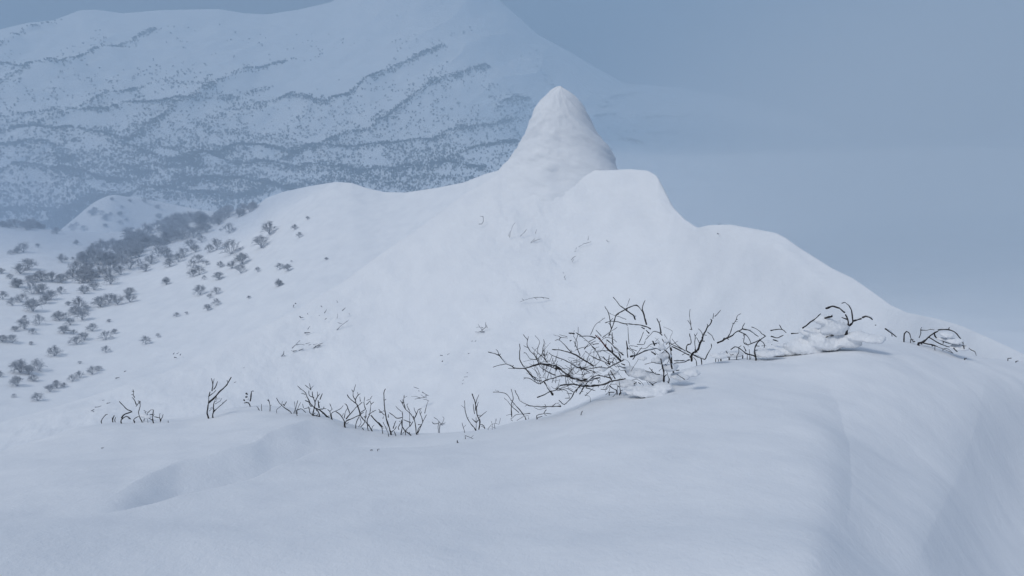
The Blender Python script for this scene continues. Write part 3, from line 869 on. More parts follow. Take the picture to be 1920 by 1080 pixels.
L1 = """5 630,855 740,775 820,825; 5 655,800 690,740 840,690 740,640 610,505; 4 1020,870 980,780 955,700 985,600 985,500; 3 985,500 930,570 910,600; 3.5 915,560 890,490 840,430;
3 885,430 860,380 870,320 858,290; 3 865,390 830,385; 2.5 870,330 835,320; 5 900,880 865,840 960,775; 4 880,870 865,840; 3 990,520 955,490; f3 1050,860 1100,760 1060,660"""
L1b = "5 1220,865 1215,750 1225,660; 4 1215,740 1160,740; 4 1130,700 1170,660 1220,655; 4 1220,850 1150,810; 4 1345,860 1390,790 1400,740; 4 1345,805 1240,780; 3 1330,790 1345,720; f3 1110,800 1120,700 1050,665"
L2 = """6 290,875 268,810 285,680 300,610 300,530 325,430; 4 355,410 370,310 350,190; 3 370,310 400,190; 3 300,510 380,450 430,400; 3.5 390,385 430,330 460,240;
6 300,620 400,540 470,450 540,380 630,290 705,165; 5 370,865 395,760 405,600 440,530; 4 395,780 480,700 550,640 625,575; f3 420,640 500,600 540,540; f3 310,770 350,740"""
L2b = "5 1045,660 1010,620 940,630; 5 1050,600 1070,430; 7 980,460 1000,475; 7 975,520 995,520; 6 930,575 945,590; f4 1070,430 1100,405"
L3a = "4 350,705 250,630 130,520 80,445; 2.5 75,665 170,580 185,500; 3 220,580 265,505; 4 205,560 230,590"
L3b = """4 395,715 430,640 465,490; 3 420,660 405,510; 3 450,680 480,600 515,520; 4 440,665 530,640 610,710; 3 570,620 550,550; 5 735,755 770,600 775,520 740,430 725,330; 4 700,560 640,430 600,350 460,225; 3 600,375 530,360;
3.5 760,440 670,400 665,310; 3 700,295 675,180; 3 700,300 595,210; 2 705,270 750,220; 4 775,510 820,420 860,370; 3 820,410 815,330; 6 850,620 830,490; 4 860,470 885,420 905,365; 6 1110,880 1000,780 850,650 740,600 680,520 600,490;
4 1060,865 900,700 770,620; 5 860,800 840,700 770,620; 4 860,790 740,745 680,690 690,620 580,640; 4 840,650 930,640 935,600; 3 800,770 830,730; 3 660,640 650,590; 4 720,570 700,600 660,520"""
L3c = """4 1070,780 1045,680 1090,650 1040,545; 3 1045,690 1000,650; 4 1065,740 1130,690 1240,630 1280,580; 6 1310,945 1290,840 1210,730 1150,690; 5 1310,930 1340,850 1450,810 1560,760 1650,700; 4.5 1330,820 1420,720 1530,600 1620,520;
4 1400,720 1360,620 1350,580 1310,545; 3 1300,800 1320,690 1360,630; 5 1590,760 1560,650 1530,560 1430,480 1370,420 1355,385; 4 1510,520 1505,470 1465,400 1460,330 1435,295; 2.5 1465,330 1505,200; 3.5 1505,470 1545,400 1590,365; 3 1550,400 1540,340;
5 1505,955 1560,790 1600,700 1680,650; 4 1575,1005 1650,890 1680,780 1700,660; 3.5 1540,990 1600,880 1580,790; 5 1800,1055 1740,940 1660,850 1590,760; 4 1730,1040 1710,870 1760,740 1780,560 1830,520; 3.5 1680,640 1660,560 1670,420;
3 1780,560 1760,465 1700,490; 2.5 1770,460 1805,405; 3 1740,740 1860,665; 3 1320,930 1380,880; 4 1640,990 1620,985; 3 1790,990 1840,930; 3 1590,500 1580,420; 4 1700,560 1760,500; 4 1660,780 1700,800 1690,700"""
L4 = """7 540,865 500,830 400,730 340,660; 6 700,985 640,800 610,680 590,500 580,380 575,240 600,185; 3 590,390 612,370; 3.5 580,650 530,600 480,550; 3 560,720 570,680; 4 560,970 530,860; 3 650,970 600,860 560,780; 5 690,980 760,920 800,860;
4 740,900 790,760; 4 780,1005 760,950; 5 880,1000 900,850 910,650 900,590; 4 900,700 800,710 740,660 670,610; 5 1060,1010 960,940 900,830 890,740; 4 960,940 1040,860 1090,780; 4.5 1150,900 1120,760 1040,640 970,570 910,470 870,390; 3 915,440 905,370;
4 960,550 930,440 940,300; 3 1030,570 980,470 1010,450; 4 1050,790 930,740; 3 1040,850 1040,670 1040,580; 3 890,590 830,540 790,495; 5 1160,1010 1190,900 1250,830; 4 1170,1005 1240,850 1270,780 1340,650; 3.5 1270,780 1250,690 1215,610 1230,560;
4 1110,740 1160,640 1190,560 1250,540; 3 1160,640 1120,560 1118,520; 3 1305,620 1320,560 1350,460; 3.5 850,915 830,880 880,790; 3 910,1000 1000,920; 4 650,700 655,640; 3 1190,830 1250,825; 4 1040,860 1100,770; 4 490,600 520,610 545,590"""
L4f = "f4 1265,240 1375,305; f3 1320,335 1240,345 1150,320; f3 1240,345 1130,370; f2.5 1300,330 1240,290; f3 1380,400 1320,370 1280,370; f3 1110,150 1200,180; f3 1200,215 1215,225; f2.5 1350,460 1370,400; f2.5 1310,320 1330,300; f2 1150,320 1070,320"
T8 = """4 1050,690 970,580 920,490 895,380 888,250; 2 890,360 840,320; 6 1100,680 1120,560 1075,480 1060,370 1040,260 1000,145; 3 1055,300 1075,230 1105,160; 3 1040,450 1025,380 1020,300; 3 1070,350 1095,270; 4 1190,670 1160,615 1120,610;
4 1070,580 1000,520; 3 1110,500 1220,410; 3 1075,470 1130,470; 3 1065,680 1060,500; 4 1075,560 1110,530; 4 1050,400 1055,330"""
T8f = "f4 500,715 490,640 500,560 430,500; f4 490,590 430,600 405,570; f4 515,715 520,640 560,580 585,520 560,490; f3 500,560 540,600 600,580; f3 510,600 560,620"
T8g = "f3 1240,670 1300,600 1340,590 1370,520; f3 1340,590 1400,610 1430,510; f3 1300,600 1290,560; f2 1360,560 1350,520"

make_shrub('dwarf_birch', 'largest tangle of dark bare branches, spreading left over the snow crest and clogged with snow', 'shrub',
           [(900, 600, 9.6, T1), (900, 690, 9.6, T2), (1080, 545, 9.6, T3), (1080, 650, 8, T4)], (1140, 742), 0.45, None,
           lumps=[(1195, 700, 22, 13), (1222, 708, 24, 12), (1178, 690, 12, 8), (1246, 668, 12, 14), (1232, 676, 14, 9), (1205, 672, 10, 6), (1240, 652, 8, 13), (1250, 640, 7, 8), (1258, 690, 16, 12), (1275, 706, 20, 10), (1298, 700, 16, 12, -0.3),
                  (1215, 735, 32, 13, -0.35), (1190, 733, 20, 9, -0.3), (1245, 725, 18, 8, -0.3), (1150, 700, 12, 6), (1130, 693, 10, 5), (1175, 720, 20, 9, -0.1), (1187, 592, 7, 4), (1090, 716, 12, 4), (1228, 642, 7, 4)],
           cap=0.65, fill=[(1005, 660, 1035, 722, 36, 1.5), (1035, 690, 1120, 738, 48, 1.2), (1060, 650, 1140, 715, 34, 0.7), (1130, 640, 1260, 715, 26, 2.0), (1120, 725, 1240, 745, 14, 1.4)])
make_shrub('dwarf_birch', 'low clump of thin twigs at the lower left foot of the largest tangle', 'shrub', [(900, 690, 9.6, T2b)], (965, 787), 0.2)
make_shrub('dwarf_birch', 'upright forked shrub with one tall bud-tipped twig, just right of the largest tangle', 'shrub', [(1260, 570, 8.71, T5a)], (1298, 676), 0.3, lumps=[(1350, 668, 16, 7)], cap=0.4)
make_shrub('dwarf_birch', 'wide low shrub with arching twigs, between forked shrub and snow-buried shrub', 'shrub', [(1260, 570, 8.71, T5b)], (1415, 670), 0.3, lumps=[(1375, 664, 20, 8), (1440, 662, 24, 8), (1440, 641, 10, 3)], cap=0.5)
make_shrub('dwarf_birch', 'shrub mostly buried under rounded snow, with thick curved black branches poking out', 'shrub', [(1440, 555, 8.71, T6), (1660, 590, 7.385, T7a)], (1540, 655), 0.35,
           lumps=[(1470, 656, 32, 14), (1510, 650, 34, 24), (1548, 640, 34, 28), (1562, 616, 24, 26), (1545, 602, 18, 14), (1590, 640, 24, 20), (1612, 632, 22, 14), (1640, 636, 22, 10), (1520, 622, 20, 12), (1440, 664, 24, 8)], cap=0.85, thick=1.05)
make_shrub('dwarf_birch', 'small hoop-shaped bent twig just left of the fan-shaped shrub', 'shrub', [(1660, 590, 7.385, T7h)], (1708, 640), 0.1, cap=0.3)
make_shrub('dwarf_birch', 'fan-shaped dark shrub bowed over to the right, last one before the slope drops', 'shrub', [(1660, 590, 7.385, T7)], (1725, 644), 0.3,
           lumps=[(1790, 640, 14, 7), (1775, 628, 12, 7), (1800, 652, 16, 5), (1765, 636, 9, 4)], cap=0.5)
make_shrub('dwarf_birch', 'small spreading shrub with one upright twig, near the left end of the crest', 'shrub', [(160, 700, 9.6, L1)], (250, 790), 0.25, cap=0.3, lumps=[(272, 780, 9, 7)], thick=0.95)
make_shrub('dwarf_birch', 'low bent black twigs touching the right side of the leftmost spreading shrub', 'shrub', [(160, 700, 9.6, L1b)], (290, 789), 0.2, cap=0.3, lumps=[(278, 782, 7, 6)], thick=0.95)
make_shrub('dwarf_birch', 'lone upright shrub with two forked stems like a V, standing apart on the crest', 'shrub', [(360, 690, 9.6, L2)], (394, 780), 0.2, cap=0.2, lumps=[(397, 766, 4, 6), (408, 748, 5, 5)])
make_shrub('dwarf_birch', 'tiny snow-clogged black sprig right of the lone V-shaped shrub', 'shrub', [(360, 690, 9.6, L2b)], (465, 760), 0.1, cap=0.0, lumps=[(464, 749, 4, 5), (462, 742, 3, 4)])
make_shrub('dwarf_birch', 'thin leaning twig with short side shoots at the left end of the shrub row', 'shrub', [(510, 700, 9.6, L3a)], (546, 772), 0.1, cap=0.1)
make_shrub('dwarf_birch', 'dense twiggy shrub with a stem leaning far left, first big one of the row', 'shrub', [(510, 700, 9.6, L3b)], (590, 777), 0.3, cap=0.25)
make_shrub('dwarf_birch', 'dense upright shrub in the middle of the row, beside the single tall straight twig', 'shrub', [(510, 700, 9.6, L3c)], (660, 797), 0.3, cap=0.25)
make_shrub('dwarf_birch', 'wide tangled shrub with a tall straight twig, right end of the row', 'shrub', [(660, 710, 9.6, L4)], (750, 812), 0.3, cap=0.25, lumps=[(722, 802, 6, 5)])
make_shrub('dwarf_birch', 'slim upright shrub standing alone between the shrub row and the largest tangle', 'shrub', [(760, 720, 8, T8)], (897, 803), 0.2, cap=0.3)
make_shrub('frosted_shrub', 'small pale frost-covered shrub between the row and the slim upright shrub', 'shrub', [(760, 720, 8, T8f)], (823, 808), 0.1, cap=0.0, lumps=[(830, 795, 6, 4), (822, 798, 3, 6)])
make_shrub('frosted_shrub', 'faint frosted sprig leaning right of the slim upright shrub', 'shrub', [(760, 720, 8, T8g)], (917, 803), 0.1, cap=0.0)
# lone bits of twig showing through the snow
for lab, x0, y0, sc, txt, root in [
        ('short straight twig poking from the snow at the far left of the crest', 160, 700, 9.6, '4 285,865 370,745 400,740', (190, 789)),
        ('two stubby black twig ends left of the leftmost spreading shrub', 160, 700, 9.6, '5 490,850 520,760; 4 530,830 545,790; 3 480,800 500,820', (212, 788)),
        ('pair of small thin twigs left of the single forked sprout', 360, 690, 9.6, '3 1215,750 1165,690; 3 1250,755 1250,650', (489, 767)),
        ('single forked sprout just before the shrub row begins', 360, 690, 9.6, '4 1405,775 1410,680 1370,560; 3 1385,590 1350,575', (506, 769)),
        ('thin bare twig leaning in the snow left of the slim upright shrub', 760, 720, 8, '3 885,705 850,580', (870, 808)),
        ('fine twig lying flat on the snow below the slim upright shrub', 760, 720, 8, '3 900,770 960,795 1015,820', (880, 820)),
        ('dark twig tip in the snow below and left of the flat-lying twig', 760, 720, 8, '5 780,865 778,845; 3 795,880 788,870', (857, 828)),
        ('pair of dark specks of twig on the lip of the wind scoop', 480, 660, 4.571, '3 980,836 1000,838; 3.5 1040,834 1058,832; 2 880,852 886,856', (705, 842)),
        ('dark twig tip alone in the snow on the left, below the crest', 150, 660, 4.571, '4 185,818 205,820', (193, 839)),
        ('short twig tip in the snow below the largest tangle', 1080, 650, 8, '5 75,1000 95,970', (1091, 774)),
        ('black twig tip just below the fan-shaped shrub', 1660, 590, 7.385, '4 1100,605 1128,605', (1811, 672)),
        ('last twig tips far right on the crest, beyond the fan-shaped shrub', 1660, 590, 7.385, '4 1490,642 1525,645; 4 1700,598 1745,602; 3.5 1810,636 1840,640', (1890, 674)),
        ('short black twig end right of the lone leftmost shrub pair', 160, 700, 9.6, '4 1485,870 1490,850', (315, 790))]:
    make_shrub('twig', lab, 'twig', [(x0, y0, sc, txt)], root, 0.05, cap=0.0)

# ---- shrubs half buried in the face of the ridge ------------------------
def hit_any(px, py, layers):
    best = None
    for l in layers:
        a, t = ray(px, py)
        j = int(np.clip(np.searchsorted(l.az, a), 1, len(l.az) - 1))
        if (l.z[:, j] / l.r[:, j]).max() < t: continue
        h = l.hit(px, py); r = math.hypot(h[0], h[1])
        if best is None or r < best[0]: best = (r, h)
    return best
def face_shrub(px, py, txt, x0, y0, sc, label, group=None, thick=1.0, lumps=()):
    b = hit_any(px, py, (mid, left))
    return make_shrub('frosted_shrub', label, 'shrub', [(x0, y0, sc, txt)], (px, py), 0.3, group, rr=b[0] - 0.3, cap=0.0, mat=M_FS, thick=thick, parts=False, lumps=lumps)
M_FS = bark_mat('half_frosted', (0.16, 0.16, 0.17), (0.42, 0.43, 0.46), 3)
face_shrub(1000, 566, '2.5 1760,800 1700,790 1650,792 1610,800 1570,812 1540,825; 2 1650,792 1670,806; 2 1710,792 1720,800; 2 1570,812 1555,800'.replace('17', '7').replace('16', '6').replace('15', '5'), 840, 360, 4, 'thin arched twig lying alone on the ridge face above the largest tangle')
face_shrub(902, 622, '3 1360,380 1400,350 1395,310; 2.5 1370,390 1340,350 1310,355; 2.5 1360,385 1320,400 1300,395; 2.5 1385,395 1340,395; 3 1370,360 1350,350; 2 1340,350 1325,325; 2 1410,360 1400,330; 2 1380,390 1360,400', 620, 540, 4.8, 'small round frosted shrub on the ridge face left of the largest tangle')
face_shrub(790, 765, L4f.replace('f', ''), 660, 710, 9.6, 'hazy frosted twigs on the ridge face just above the shrub row')
face_shrub(905, 422, '2.5 230,240 255,240 265,215 262,180; 2 262,185 240,180', 840, 360, 4, 'small hook-shaped twig high on the ridge face below the pinnacle')
face_shrub(962, 445, '2 460,340 465,310 480,270 485,250 505,230; 2 540,330 575,300 590,280; 2 455,330 462,300', 840, 360, 4, 'faint curved twigs under the pinnacle, left of the rough snow', )
face_shrub(1008, 450, '2 640,370 670,360 700,350; 2 655,310 665,280; 2 620,380 650,350', 840, 360, 4, 'faint short twigs in rough snow right of the curved twigs')
face_shrub(1102, 458, '2 1015,390 1060,378 1075,372; 2 1050,360 1055,330; 2 980,410 1015,392; 1.8 960,430 965,415', 840, 360, 4, 'thin twigs below the right foot of the pinnacle')
face_shrub(1076, 490, '2.5 925,510 940,490 960,480; 2 930,525 945,500; 2 950,450 962,440', 840, 360, 4, 'small dark twigs in rough snow at middle of the ridge face')
face_shrub(1059, 520, '2 870,640 880,625; 2 862,600 868,610; 2 880,655 876,640', 840, 360, 4, 'tiny twigs alone below the middle of the ridge face')
face_shrub(1140, 452, '2 1190,360 1200,375 1210,372', 840, 360, 4, 'tiny hooked twig on the face, right of the pinnacle foot')
face_shrub(1347, 439, '4 770,875 776,878', 960, 0, 2, 'single black speck of rock or twig near the notch on the ridge')
face_shrub(830, 683, '3 985,605 1010,608; 4 1000,660 1012,655; 3 970,720 990,722; 3 1060,715 1100,705 1115,720; 2 1050,600 1070,590', 620, 540, 4.8, 'scattered twig tips low on the ridge face, right of the row')
face_shrub(878, 660, '3 1270,480 1280,475; 3 1235,588 1262,590; 2 1300,480 1310,470', 620, 540, 4.8, 'twig tips under the small round frosted shrub')
face_shrub(870, 715, '2 1200,800 1235,798; 2 1190,835 1200,825; 2 1225,765 1235,760; 2 1185,860 1195,855', 620, 540, 4.8, 'string of faint twig tips above the slim upright shrub')
face_shrub(553, 575, '5 1218,425 1225,428; 3 1200,470 1208,465; 3 1205,440 1200,460', 300, 480, 4.8, 'two dark dots of twig on the smooth snow left of the rough streak')
face_shrub(566, 596, '5 1258,545 1270,555 1290,552; 3 1328,515 1332,528', 300, 480, 4.8, 'dark crescent-shaped twig end beside the rough streak')
face_shrub(531, 666, '4 1095,900 1112,890 1115,855; 3 1110,890 1130,900', 300, 480, 4.8, 'short upright twig at the lower left end of the rough streak')
face_shrub(597, 648, '3 1380,830 1440,790 1470,782; 3 1395,810 1450,800; 3 1400,835 1440,805; 2 1380,800 1420,790', 300, 480, 4.8, 'dark crossed twigs at the lower right of the rough streak')
face_shrub(556, 655, '4 1200,855 1230,850; 3 1230,800 1260,795 1300,800; 3 1250,850 1290,835; 3 1190,830 1240,780 1260,760; 2.5 1310,790 1350,780; 2.5 1340,800 1360,795; 2 1200,860 1180,850', 300, 480, 4.8, 'frosted twigs massed at the bottom of the rough streak')
face_shrub(576, 625, '5 1300,690 1350,688; 3 1330,660 1350,630; 3 1360,700 1380,715', 300, 480, 4.8, 'dark flattened twig clump in the middle of the rough streak')
face_shrub(628, 615, '2.5 1590,665 1640,620 1700,575; 2.5 1500,740 1540,700 1600,680; 2 1600,600 1640,610; 2 1520,720 1560,690', 300, 480, 4.8, 'long thin slanting twigs on the right edge of the rough streak')
face_shrub(612, 600, '3 1480,510 1500,480; 3 1485,570 1500,560; 3 1450,450 1460,460; 3 1450,670 1460,665; 2 1430,540 1440,530; 2 1590,560 1600,520; 3 1640,490 1670,465; 2 1600,420 1590,400; 2 1700,520 1710,525', 300, 480, 4.8, 'loose specks of twig across the upper rough streak')
face_shrub(330, 672, '4 130,912 150,914; 4 180,890 188,880; 3 120,880 130,870; 2.5 150,880 170,870', 300, 480, 4.8, 'small twig tips in smooth snow left of the ridge foot')
face_shrub(221, 710, '3.5 1300,412 1345,405; 3 1240,470 1280,460; 3 1180,525 1205,520; 2.5 1400,340 1420,330', 0, 640, 6, 'row of faint twig tips on the snow edge above the leftmost shrubs')
face_shrub(180, 768, '3.5 1030,780 1060,765; 3 1070,740 1110,738 1140,725; 2.5 1000,810 1030,805; 2.5 1050,790 1090,800; 2 980,850 1010,830; 2 1150,665 1180,660; 3 1200,700 1240,690', 0, 640, 6, 'pale frosted shrub behind the left end of the crest')
face_shrub(477, 745, '2 1410,130 1400,140; 2.5 1320,260 1340,255; 3 1480,330 1490,340', 150, 660, 4.571, 'faint twig tips behind the tiny snow-clogged sprig')

# ---- birches on the left slope -------------------------------------------
def grow_tree(seed, nst=6, lean=0.0):
    """bare spreading mountain birch, 1 unit tall"""
    g = np.random.default_rng(seed)
    tr = Tubes(); cr = Tubes()
    def arc(p, e, n, sag, wob):
        """a limb from p to e that climbs first and bows over"""
        P = []
        for t in np.linspace(0, 1, n + 1):
            q = p * (1 - t) + e * t
            q = q + np.array([0, 0, sag * 4 * t * (1 - t)]) + (g.normal(0, wob, 3) if 0 < t < 1 else 0)
            P.append(q)
        return P
    def dome(th, el, k=1.0):
        return np.array([math.cos(th) * math.cos(el) * 0.62, math.sin(th) * math.cos(el) * 0.62, 0.12 + math.sin(el) * 0.85]) * k
    for k in range(nst):
        th = 2 * math.pi * (k + g.uniform(-0.3, 0.3)) / nst; el = g.uniform(0.35, 1.3)
        e = dome(th, el, g.uniform(0.62, 0.8))
        P = arc(np.array([0, 0, -0.05]), e, 5, 0.07, 0.02)
        tr.tube(P, np.linspace(0.016, 0.008, len(P)), 4)
        for q in range(9):
            i = int(g.integers(2, 6))
            e2 = dome(th + g.normal(0, 0.5), np.clip(el + g.normal(0, 0.35), 0.05, 1.55), g.uniform(0.82, 1.05))
            P2 = arc(P[i], e2, 4, 0.05, 0.015)
            cr.tube(P2, np.linspace(0.008, 0.005, len(P2)), 3, False)
            for w in range(8):
                j = int(g.integers(1, 5))
                d = g.normal(0, 1, 3); d[2] = abs(d[2]) * 0.35 - 0.15
                d = d / np.linalg.norm(d) * g.uniform(0.07, 0.18)
                cr.tube(arc(P2[j], P2[j] + d, 3, 0.02, 0.008), np.linspace(0.006, 0.0042, 4), 3, False)
    return tr.mesh('trunk', M_TREE), cr.mesh('crown', M_TREE)
VAR = [grow_tree(s, n) for s, n in ((1, 8), (2, 9), (3, 7), (4, 10), (5, 8), (6, 6))]
TRNG = np.random.default_rng(5)
def place_tree(px, py, w, label, group, layers=None, k=None):
    """py is the middle of the crown in the photo, w its width there"""
    b = hit_any(px, min(py + w * 0.30, 800), layers or (mid, left))
    if b is None: return None
    r, h = b
    W = w / FPX * r * 1.25
    k = int(TRNG.integers(0, len(VAR))) if k is None else k
    top = bpy.data.objects.new('birch_tree', None); COL.objects.link(top)
    top.empty_display_size = 1
    top.location = h; s = W / 1.05
    top.scale = (s, s, s * TRNG.uniform(0.68, 0.92)); top.rotation_euler = (TRNG.normal(0, 0.06), TRNG.normal(0, 0.06), TRNG.uniform(0, 6.28))
    tag(top, label, 'tree', group)
    link('trunk', VAR[k][0], top); link('crown', VAR[k][1], top)
    return top
spots = []
def add(x0, y0, sc, L):
    for a, b, w in L: spots.append((x0 + a / sc, y0 + b / sc, max(w / sc, 4)))
add(0, 360, 6, [(125, 685, 60), (195, 670, 70), (265, 645, 110), (430, 610, 45), (865, 575, 55), (695, 765, 95), (820, 755, 35), (330, 830, 140), (225, 880, 130), (115, 960, 60), (340, 985, 90), (470, 965, 130), (590, 965, 130), (690, 990, 100), (15, 895, 70), (200, 1035, 110),
             (870, 865, 130), (820, 930, 100), (990, 985, 110), (1240, 830, 140), (1460, 830, 140), (1560, 800, 100), (1640, 860, 100), (1700, 770, 120), (1780, 690, 110), (1220, 925, 110), (1360, 900, 100), (1250, 1000, 120), (1110, 790, 110), (640, 450, 80), (1000, 870, 90), (1120, 930, 90), (760, 950, 80)])
add(300, 360, 6, [(250, 510, 90), (380, 480, 120), (440, 440, 110), (520, 420, 110), (350, 600, 120), (270, 690, 120), (210, 750, 110), (60, 700, 120), (110, 745, 90), (110, 805, 100), (30, 570, 90), (90, 500, 90), (680, 430, 30), (780, 420, 125), (1235, 430, 150), (1515, 400, 65), (1565, 490, 60), (1140, 580, 155), (640, 610, 125), (560, 650, 90), (800, 640, 190),
             (430, 760, 110), (370, 820, 110), (525, 800, 65), (370, 920, 100), (445, 895, 110), (810, 830, 90), (920, 770, 140), (910, 880, 100), (1100, 880, 55), (660, 950, 100), (500, 970, 45), (70, 1020, 75), (1350, 840, 85), (1440, 860, 80), (1340, 1030, 80), (1660, 295, 38), (1870, 750, 38), (1480, 780, 18), (680, 820, 80), (470, 540, 80), (400, 650, 80)])
add(0, 520, 6, [(200, 85, 95), (370, 150, 130), (480, 150, 110), (240, 245, 110), (140, 290, 85), (30, 220, 90), (570, 215, 120), (510, 265, 100), (370, 340, 140), (690, 160, 80), (950, 150, 110), (1060, 110, 110), (1130, 290, 130), (1230, 250, 130), (1320, 270, 120), (1460, 170, 105), (1460, 245, 110), (890, 310, 130), (770, 300, 55), (670, 450, 110),
             (740, 440, 80), (930, 440, 130), (790, 510, 95), (1230, 490, 40), (440, 500, 110), (280, 550, 120), (170, 590, 60), (370, 620, 65), (720, 600, 100), (830, 620, 65), (1040, 575, 95), (860, 715, 120), (950, 670, 110), (1190, 665, 120), (1290, 615, 60), (30, 700, 80), (140, 710, 95), (350, 745, 40), (620, 845, 130), (230, 1030, 150), (330, 1060, 120), (440, 1010, 130),
             (1640, 725, 90), (1780, 660, 50), (1190, 820, 80), (280, 450, 38), (900, 960, 38), (850, 380, 110), (980, 350, 80)])
add(0, 640, 6, [(640, 500, 90), (560, 540, 90), (430, 640, 100), (720, 495, 60), (820, 420, 90), (900, 385, 80), (1040, 340, 90), (1110, 310, 70), (5, 380, 60), (160, 620, 45), (200, 470, 110), (380, 420, 90)])
add(300, 480, 4.8, [(60, 235, 60), (360, 320, 100), (510, 320, 75), (450, 365, 45), (430, 470, 60), (510, 420, 70), (150, 530, 45), (240, 515, 30), (1070, 245, 60), (800, 370, 30)])
regs = [('on the bare slope under the smooth snow crest', lambda x, y: x >= 470),
        ('in the loose stand right of the dense belt', lambda x, y: x >= 380),
        ('just below the dense dark belt', lambda x, y: x >= 285 and y < 520),
        ('under the left end of the dense belt', lambda x, y: x >= 190 and y < 520),
        ('on the pale snow left of the dense belt', lambda x, y: y < 500),
        ('in the thicket at the left edge, upper row', lambda x, y: y < 540 and x < 285),
        ('in the thicket at the left edge, middle row', lambda x, y: y < 575 and x < 285),
        ('in the thicket at the left edge, lower row', lambda x, y: y < 620 and x < 285),
        ('on the open snow below the left thicket', lambda x, y: y < 680 and x < 285),
        ('in the thin line above the left snow edge', lambda x, y: x < 285),
        ('on open snow right of the left thicket', lambda x, y: True)]
ordn = ['first', 'second', 'third', 'fourth', 'fifth', 'sixth', 'seventh', 'eighth', 'ninth', 'tenth', 'eleventh', 'twelfth', 'thirteenth', 'fourteenth', 'fifteenth', 'sixteenth', 'seventeenth', 'eighteenth', 'nineteenth', 'twentieth',
        'twenty-first', 'twenty-second', 'twenty-third', 'twenty-fourth', 'twenty-fifth', 'twenty-sixth', 'twenty-seventh', 'twenty-eighth', 'twenty-ninth', 'thirtieth']
buck = {i: [] for i in range(len(regs))}
for sp_ in spots:
    for i, (nm, f) in enumerate(regs):
        if f(sp_[0], sp_[1]): buck[i].append(sp_); break
for i, L in buck.items():
    for n, (x, y, w) in enumerate(sorted(L)):
        size = 'large' if w > 21 else 'small' if w < 11 else 'bare'
        place_tree(x, y, w, '%s birch, %s from the left %s' % (size, ordn[min(n, 29)], regs[i][0]), 'scattered birches on the left slope')
# the dense belt on the crest of the slope: nothing tells its trees apart
belt = [(135, 520, 30), (170, 500, 30), (210, 480, 28), (250, 462, 26), (300, 442, 26), (350, 424, 24), (400, 406, 20), (440, 396, 14), (478, 384, 8)]
bx = [b[0] for b in belt]
for k in range(135):
    t = TRNG.random() ** 0.9
    x = 150 + t * 330
    yc = np.interp(x, bx, [b[1] for b in belt]); hw = np.interp(x, bx, [b[2] for b in belt])
    y = yc + TRNG.uniform(-0.85, 0.75) * hw
    sec = ('broad lower left end of the dense dark belt' if x < 230 else 'middle stretch of the dense dark belt' if x < 340 else 'thin upper right tip of the dense dark belt')
    place_tree(x, y, TRNG.uniform(14, 23) * (1.0 if x < 400 else 0.7), 'bare birch crowded among others in the ' + sec, 'birches in the ' + sec, (left,))
xs = sorted(TRNG.uniform(0, 138, 28))
for n, x in enumerate(xs):
    place_tree(x, 421 + 0.04 * x + TRNG.uniform(-2, 4), TRNG.uniform(8, 16), 'small birch, %s from the left in the thin line on the far left snow edge' % ordn[n], 'birches along the far left snow edge', (left,))
sp2 = []
while len(sp2) < 28:
    x = TRNG.uniform(130, 340); y = TRNG.uniform(min(430, max(374, 440 - (x - 120) * 0.8)), 432)
    if vnoise(np.array(x / 18), np.array(y / 9), 77) > -0.1: sp2.append((x, y))
for n, (x, y) in enumerate(sorted(sp2)):
    place_tree(x, y, TRNG.uniform(6, 12), 'small birch, %s from the left on the little pointed spur beyond the belt' % ordn[n], 'birches on the little spur', (spur,))

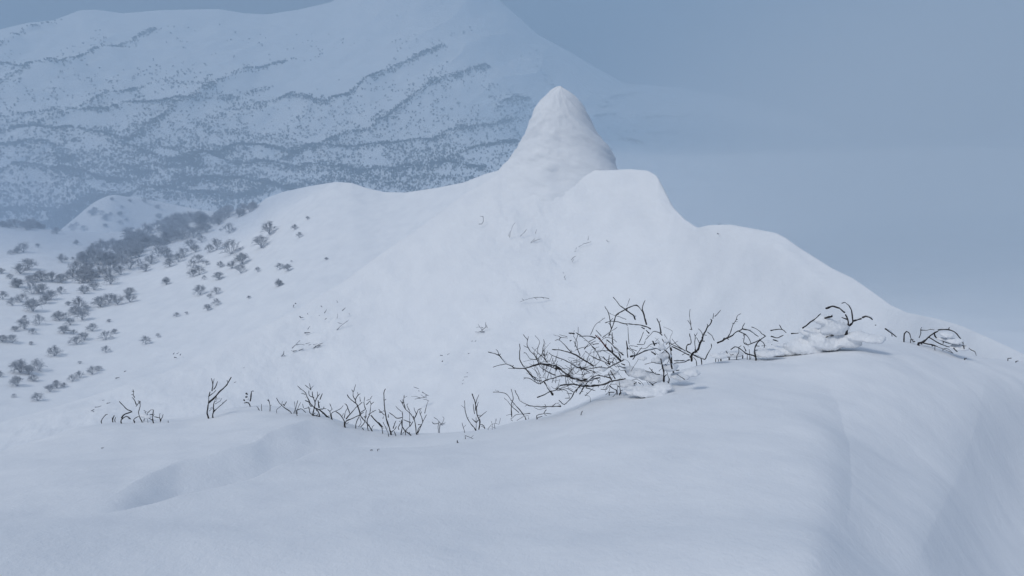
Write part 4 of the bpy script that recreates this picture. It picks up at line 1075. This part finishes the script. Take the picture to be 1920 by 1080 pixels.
# ---- far woods on the valley hills and the mountain: a mass nobody could count
def far_woods():
    g = np.random.default_rng(21)
    r = far.r; x = far.x; y = far.y
    n1 = fbm(x / 45, y / 80, 5, 201, 0.65); n2 = fbm(x / 160 + 9, y / 160, 3, 205)
    Pp, Qq, _ = project(x, y, far.z)
    low = sstep(2350, 1950, r)
    valley = 0.50 * low * sstep(-0.25, 0.5, n1 + 0.25) * sstep(1100, 700, Pp) + 0.25 * sstep(1300, 1000, r)
    slope = 0.19 * sstep(0.05, 0.55, n1 + 0.6 * n2) * sstep(2820, 2350, r) * sstep(1450, 900, Pp) * sstep(1900, 2000, r)
    leftm = 0.09 * sstep(-0.2, 0.6, n1) * sstep(500, 200, Pp) * sstep(2800, 2300, r)
    clr = 1 - 0.85 * sstep(30, 12, np.hypot((Pp - 500) / 2.2, Qq - 232)) - 0.6 * sstep(26, 10, np.hypot((Pp - 410) / 1.6, Qq - 270))
    D_ = np.clip((valley + slope + leftm) * np.clip(clr, 0.05, 1) + 2.2 * rd, 0, 3)
    D_ *= (Pp > -120) & (Pp < 1480) & (Qq < 520) & (r < 2870)
    D_ *= sstep(1420, 1250, Pp)
    ar = np.zeros_like(r)
    ar[:-1] = (r[1:] - r[:-1]) * r[:-1] * math.radians(0.07)
    Wt = (D_ * ar).ravel()
    tot = Wt.sum() / 20.0
    N = int(min(130000, tot))
    idx = g.choice(Wt.size, N, p=Wt / Wt.sum())
    cx = x.ravel()[idx] + g.normal(0, 2.5, N); cy = y.ravel()[idx] + g.normal(0, 2.5, N); cz = far.z.ravel()[idx]
    H = g.uniform(2.5, 7.0, N)
    kb = 6
    V = np.zeros((N, kb, 3, 3), np.float32)
    for b in range(kb):
        a = g.uniform(0, 2 * np.pi, N); o = g.uniform(0.1, 0.55, N) * H
        w = g.uniform(0.06, 0.16, N) * H
        tx = np.cos(a) * o; ty = np.sin(a) * o; tz = H * g.uniform(0.55, 1.0, N)
        V[:, b, 0] = np.stack([cx, cy, cz - 0.5], -1)
        V[:, b, 1] = np.stack([cx + tx - w * np.sin(a + 1), cy + ty + w * np.cos(a + 1), cz + tz], -1)
        V[:, b, 2] = np.stack([cx + tx * 1.1 + w * np.sin(a + 1), cy + ty * 1.1 - w * np.cos(a + 1), cz + tz * 0.75], -1)
    V = V.reshape(-1, 3); F = np.arange(len(V)).reshape(-1, 3)
    me = mesh_np('far_woods', V, F, M_WOOD, False)
    o = link('far_woods', me)
    tag(o, kind='stuff')
    print('far trees', N, 'asked', tot)
far_woods()
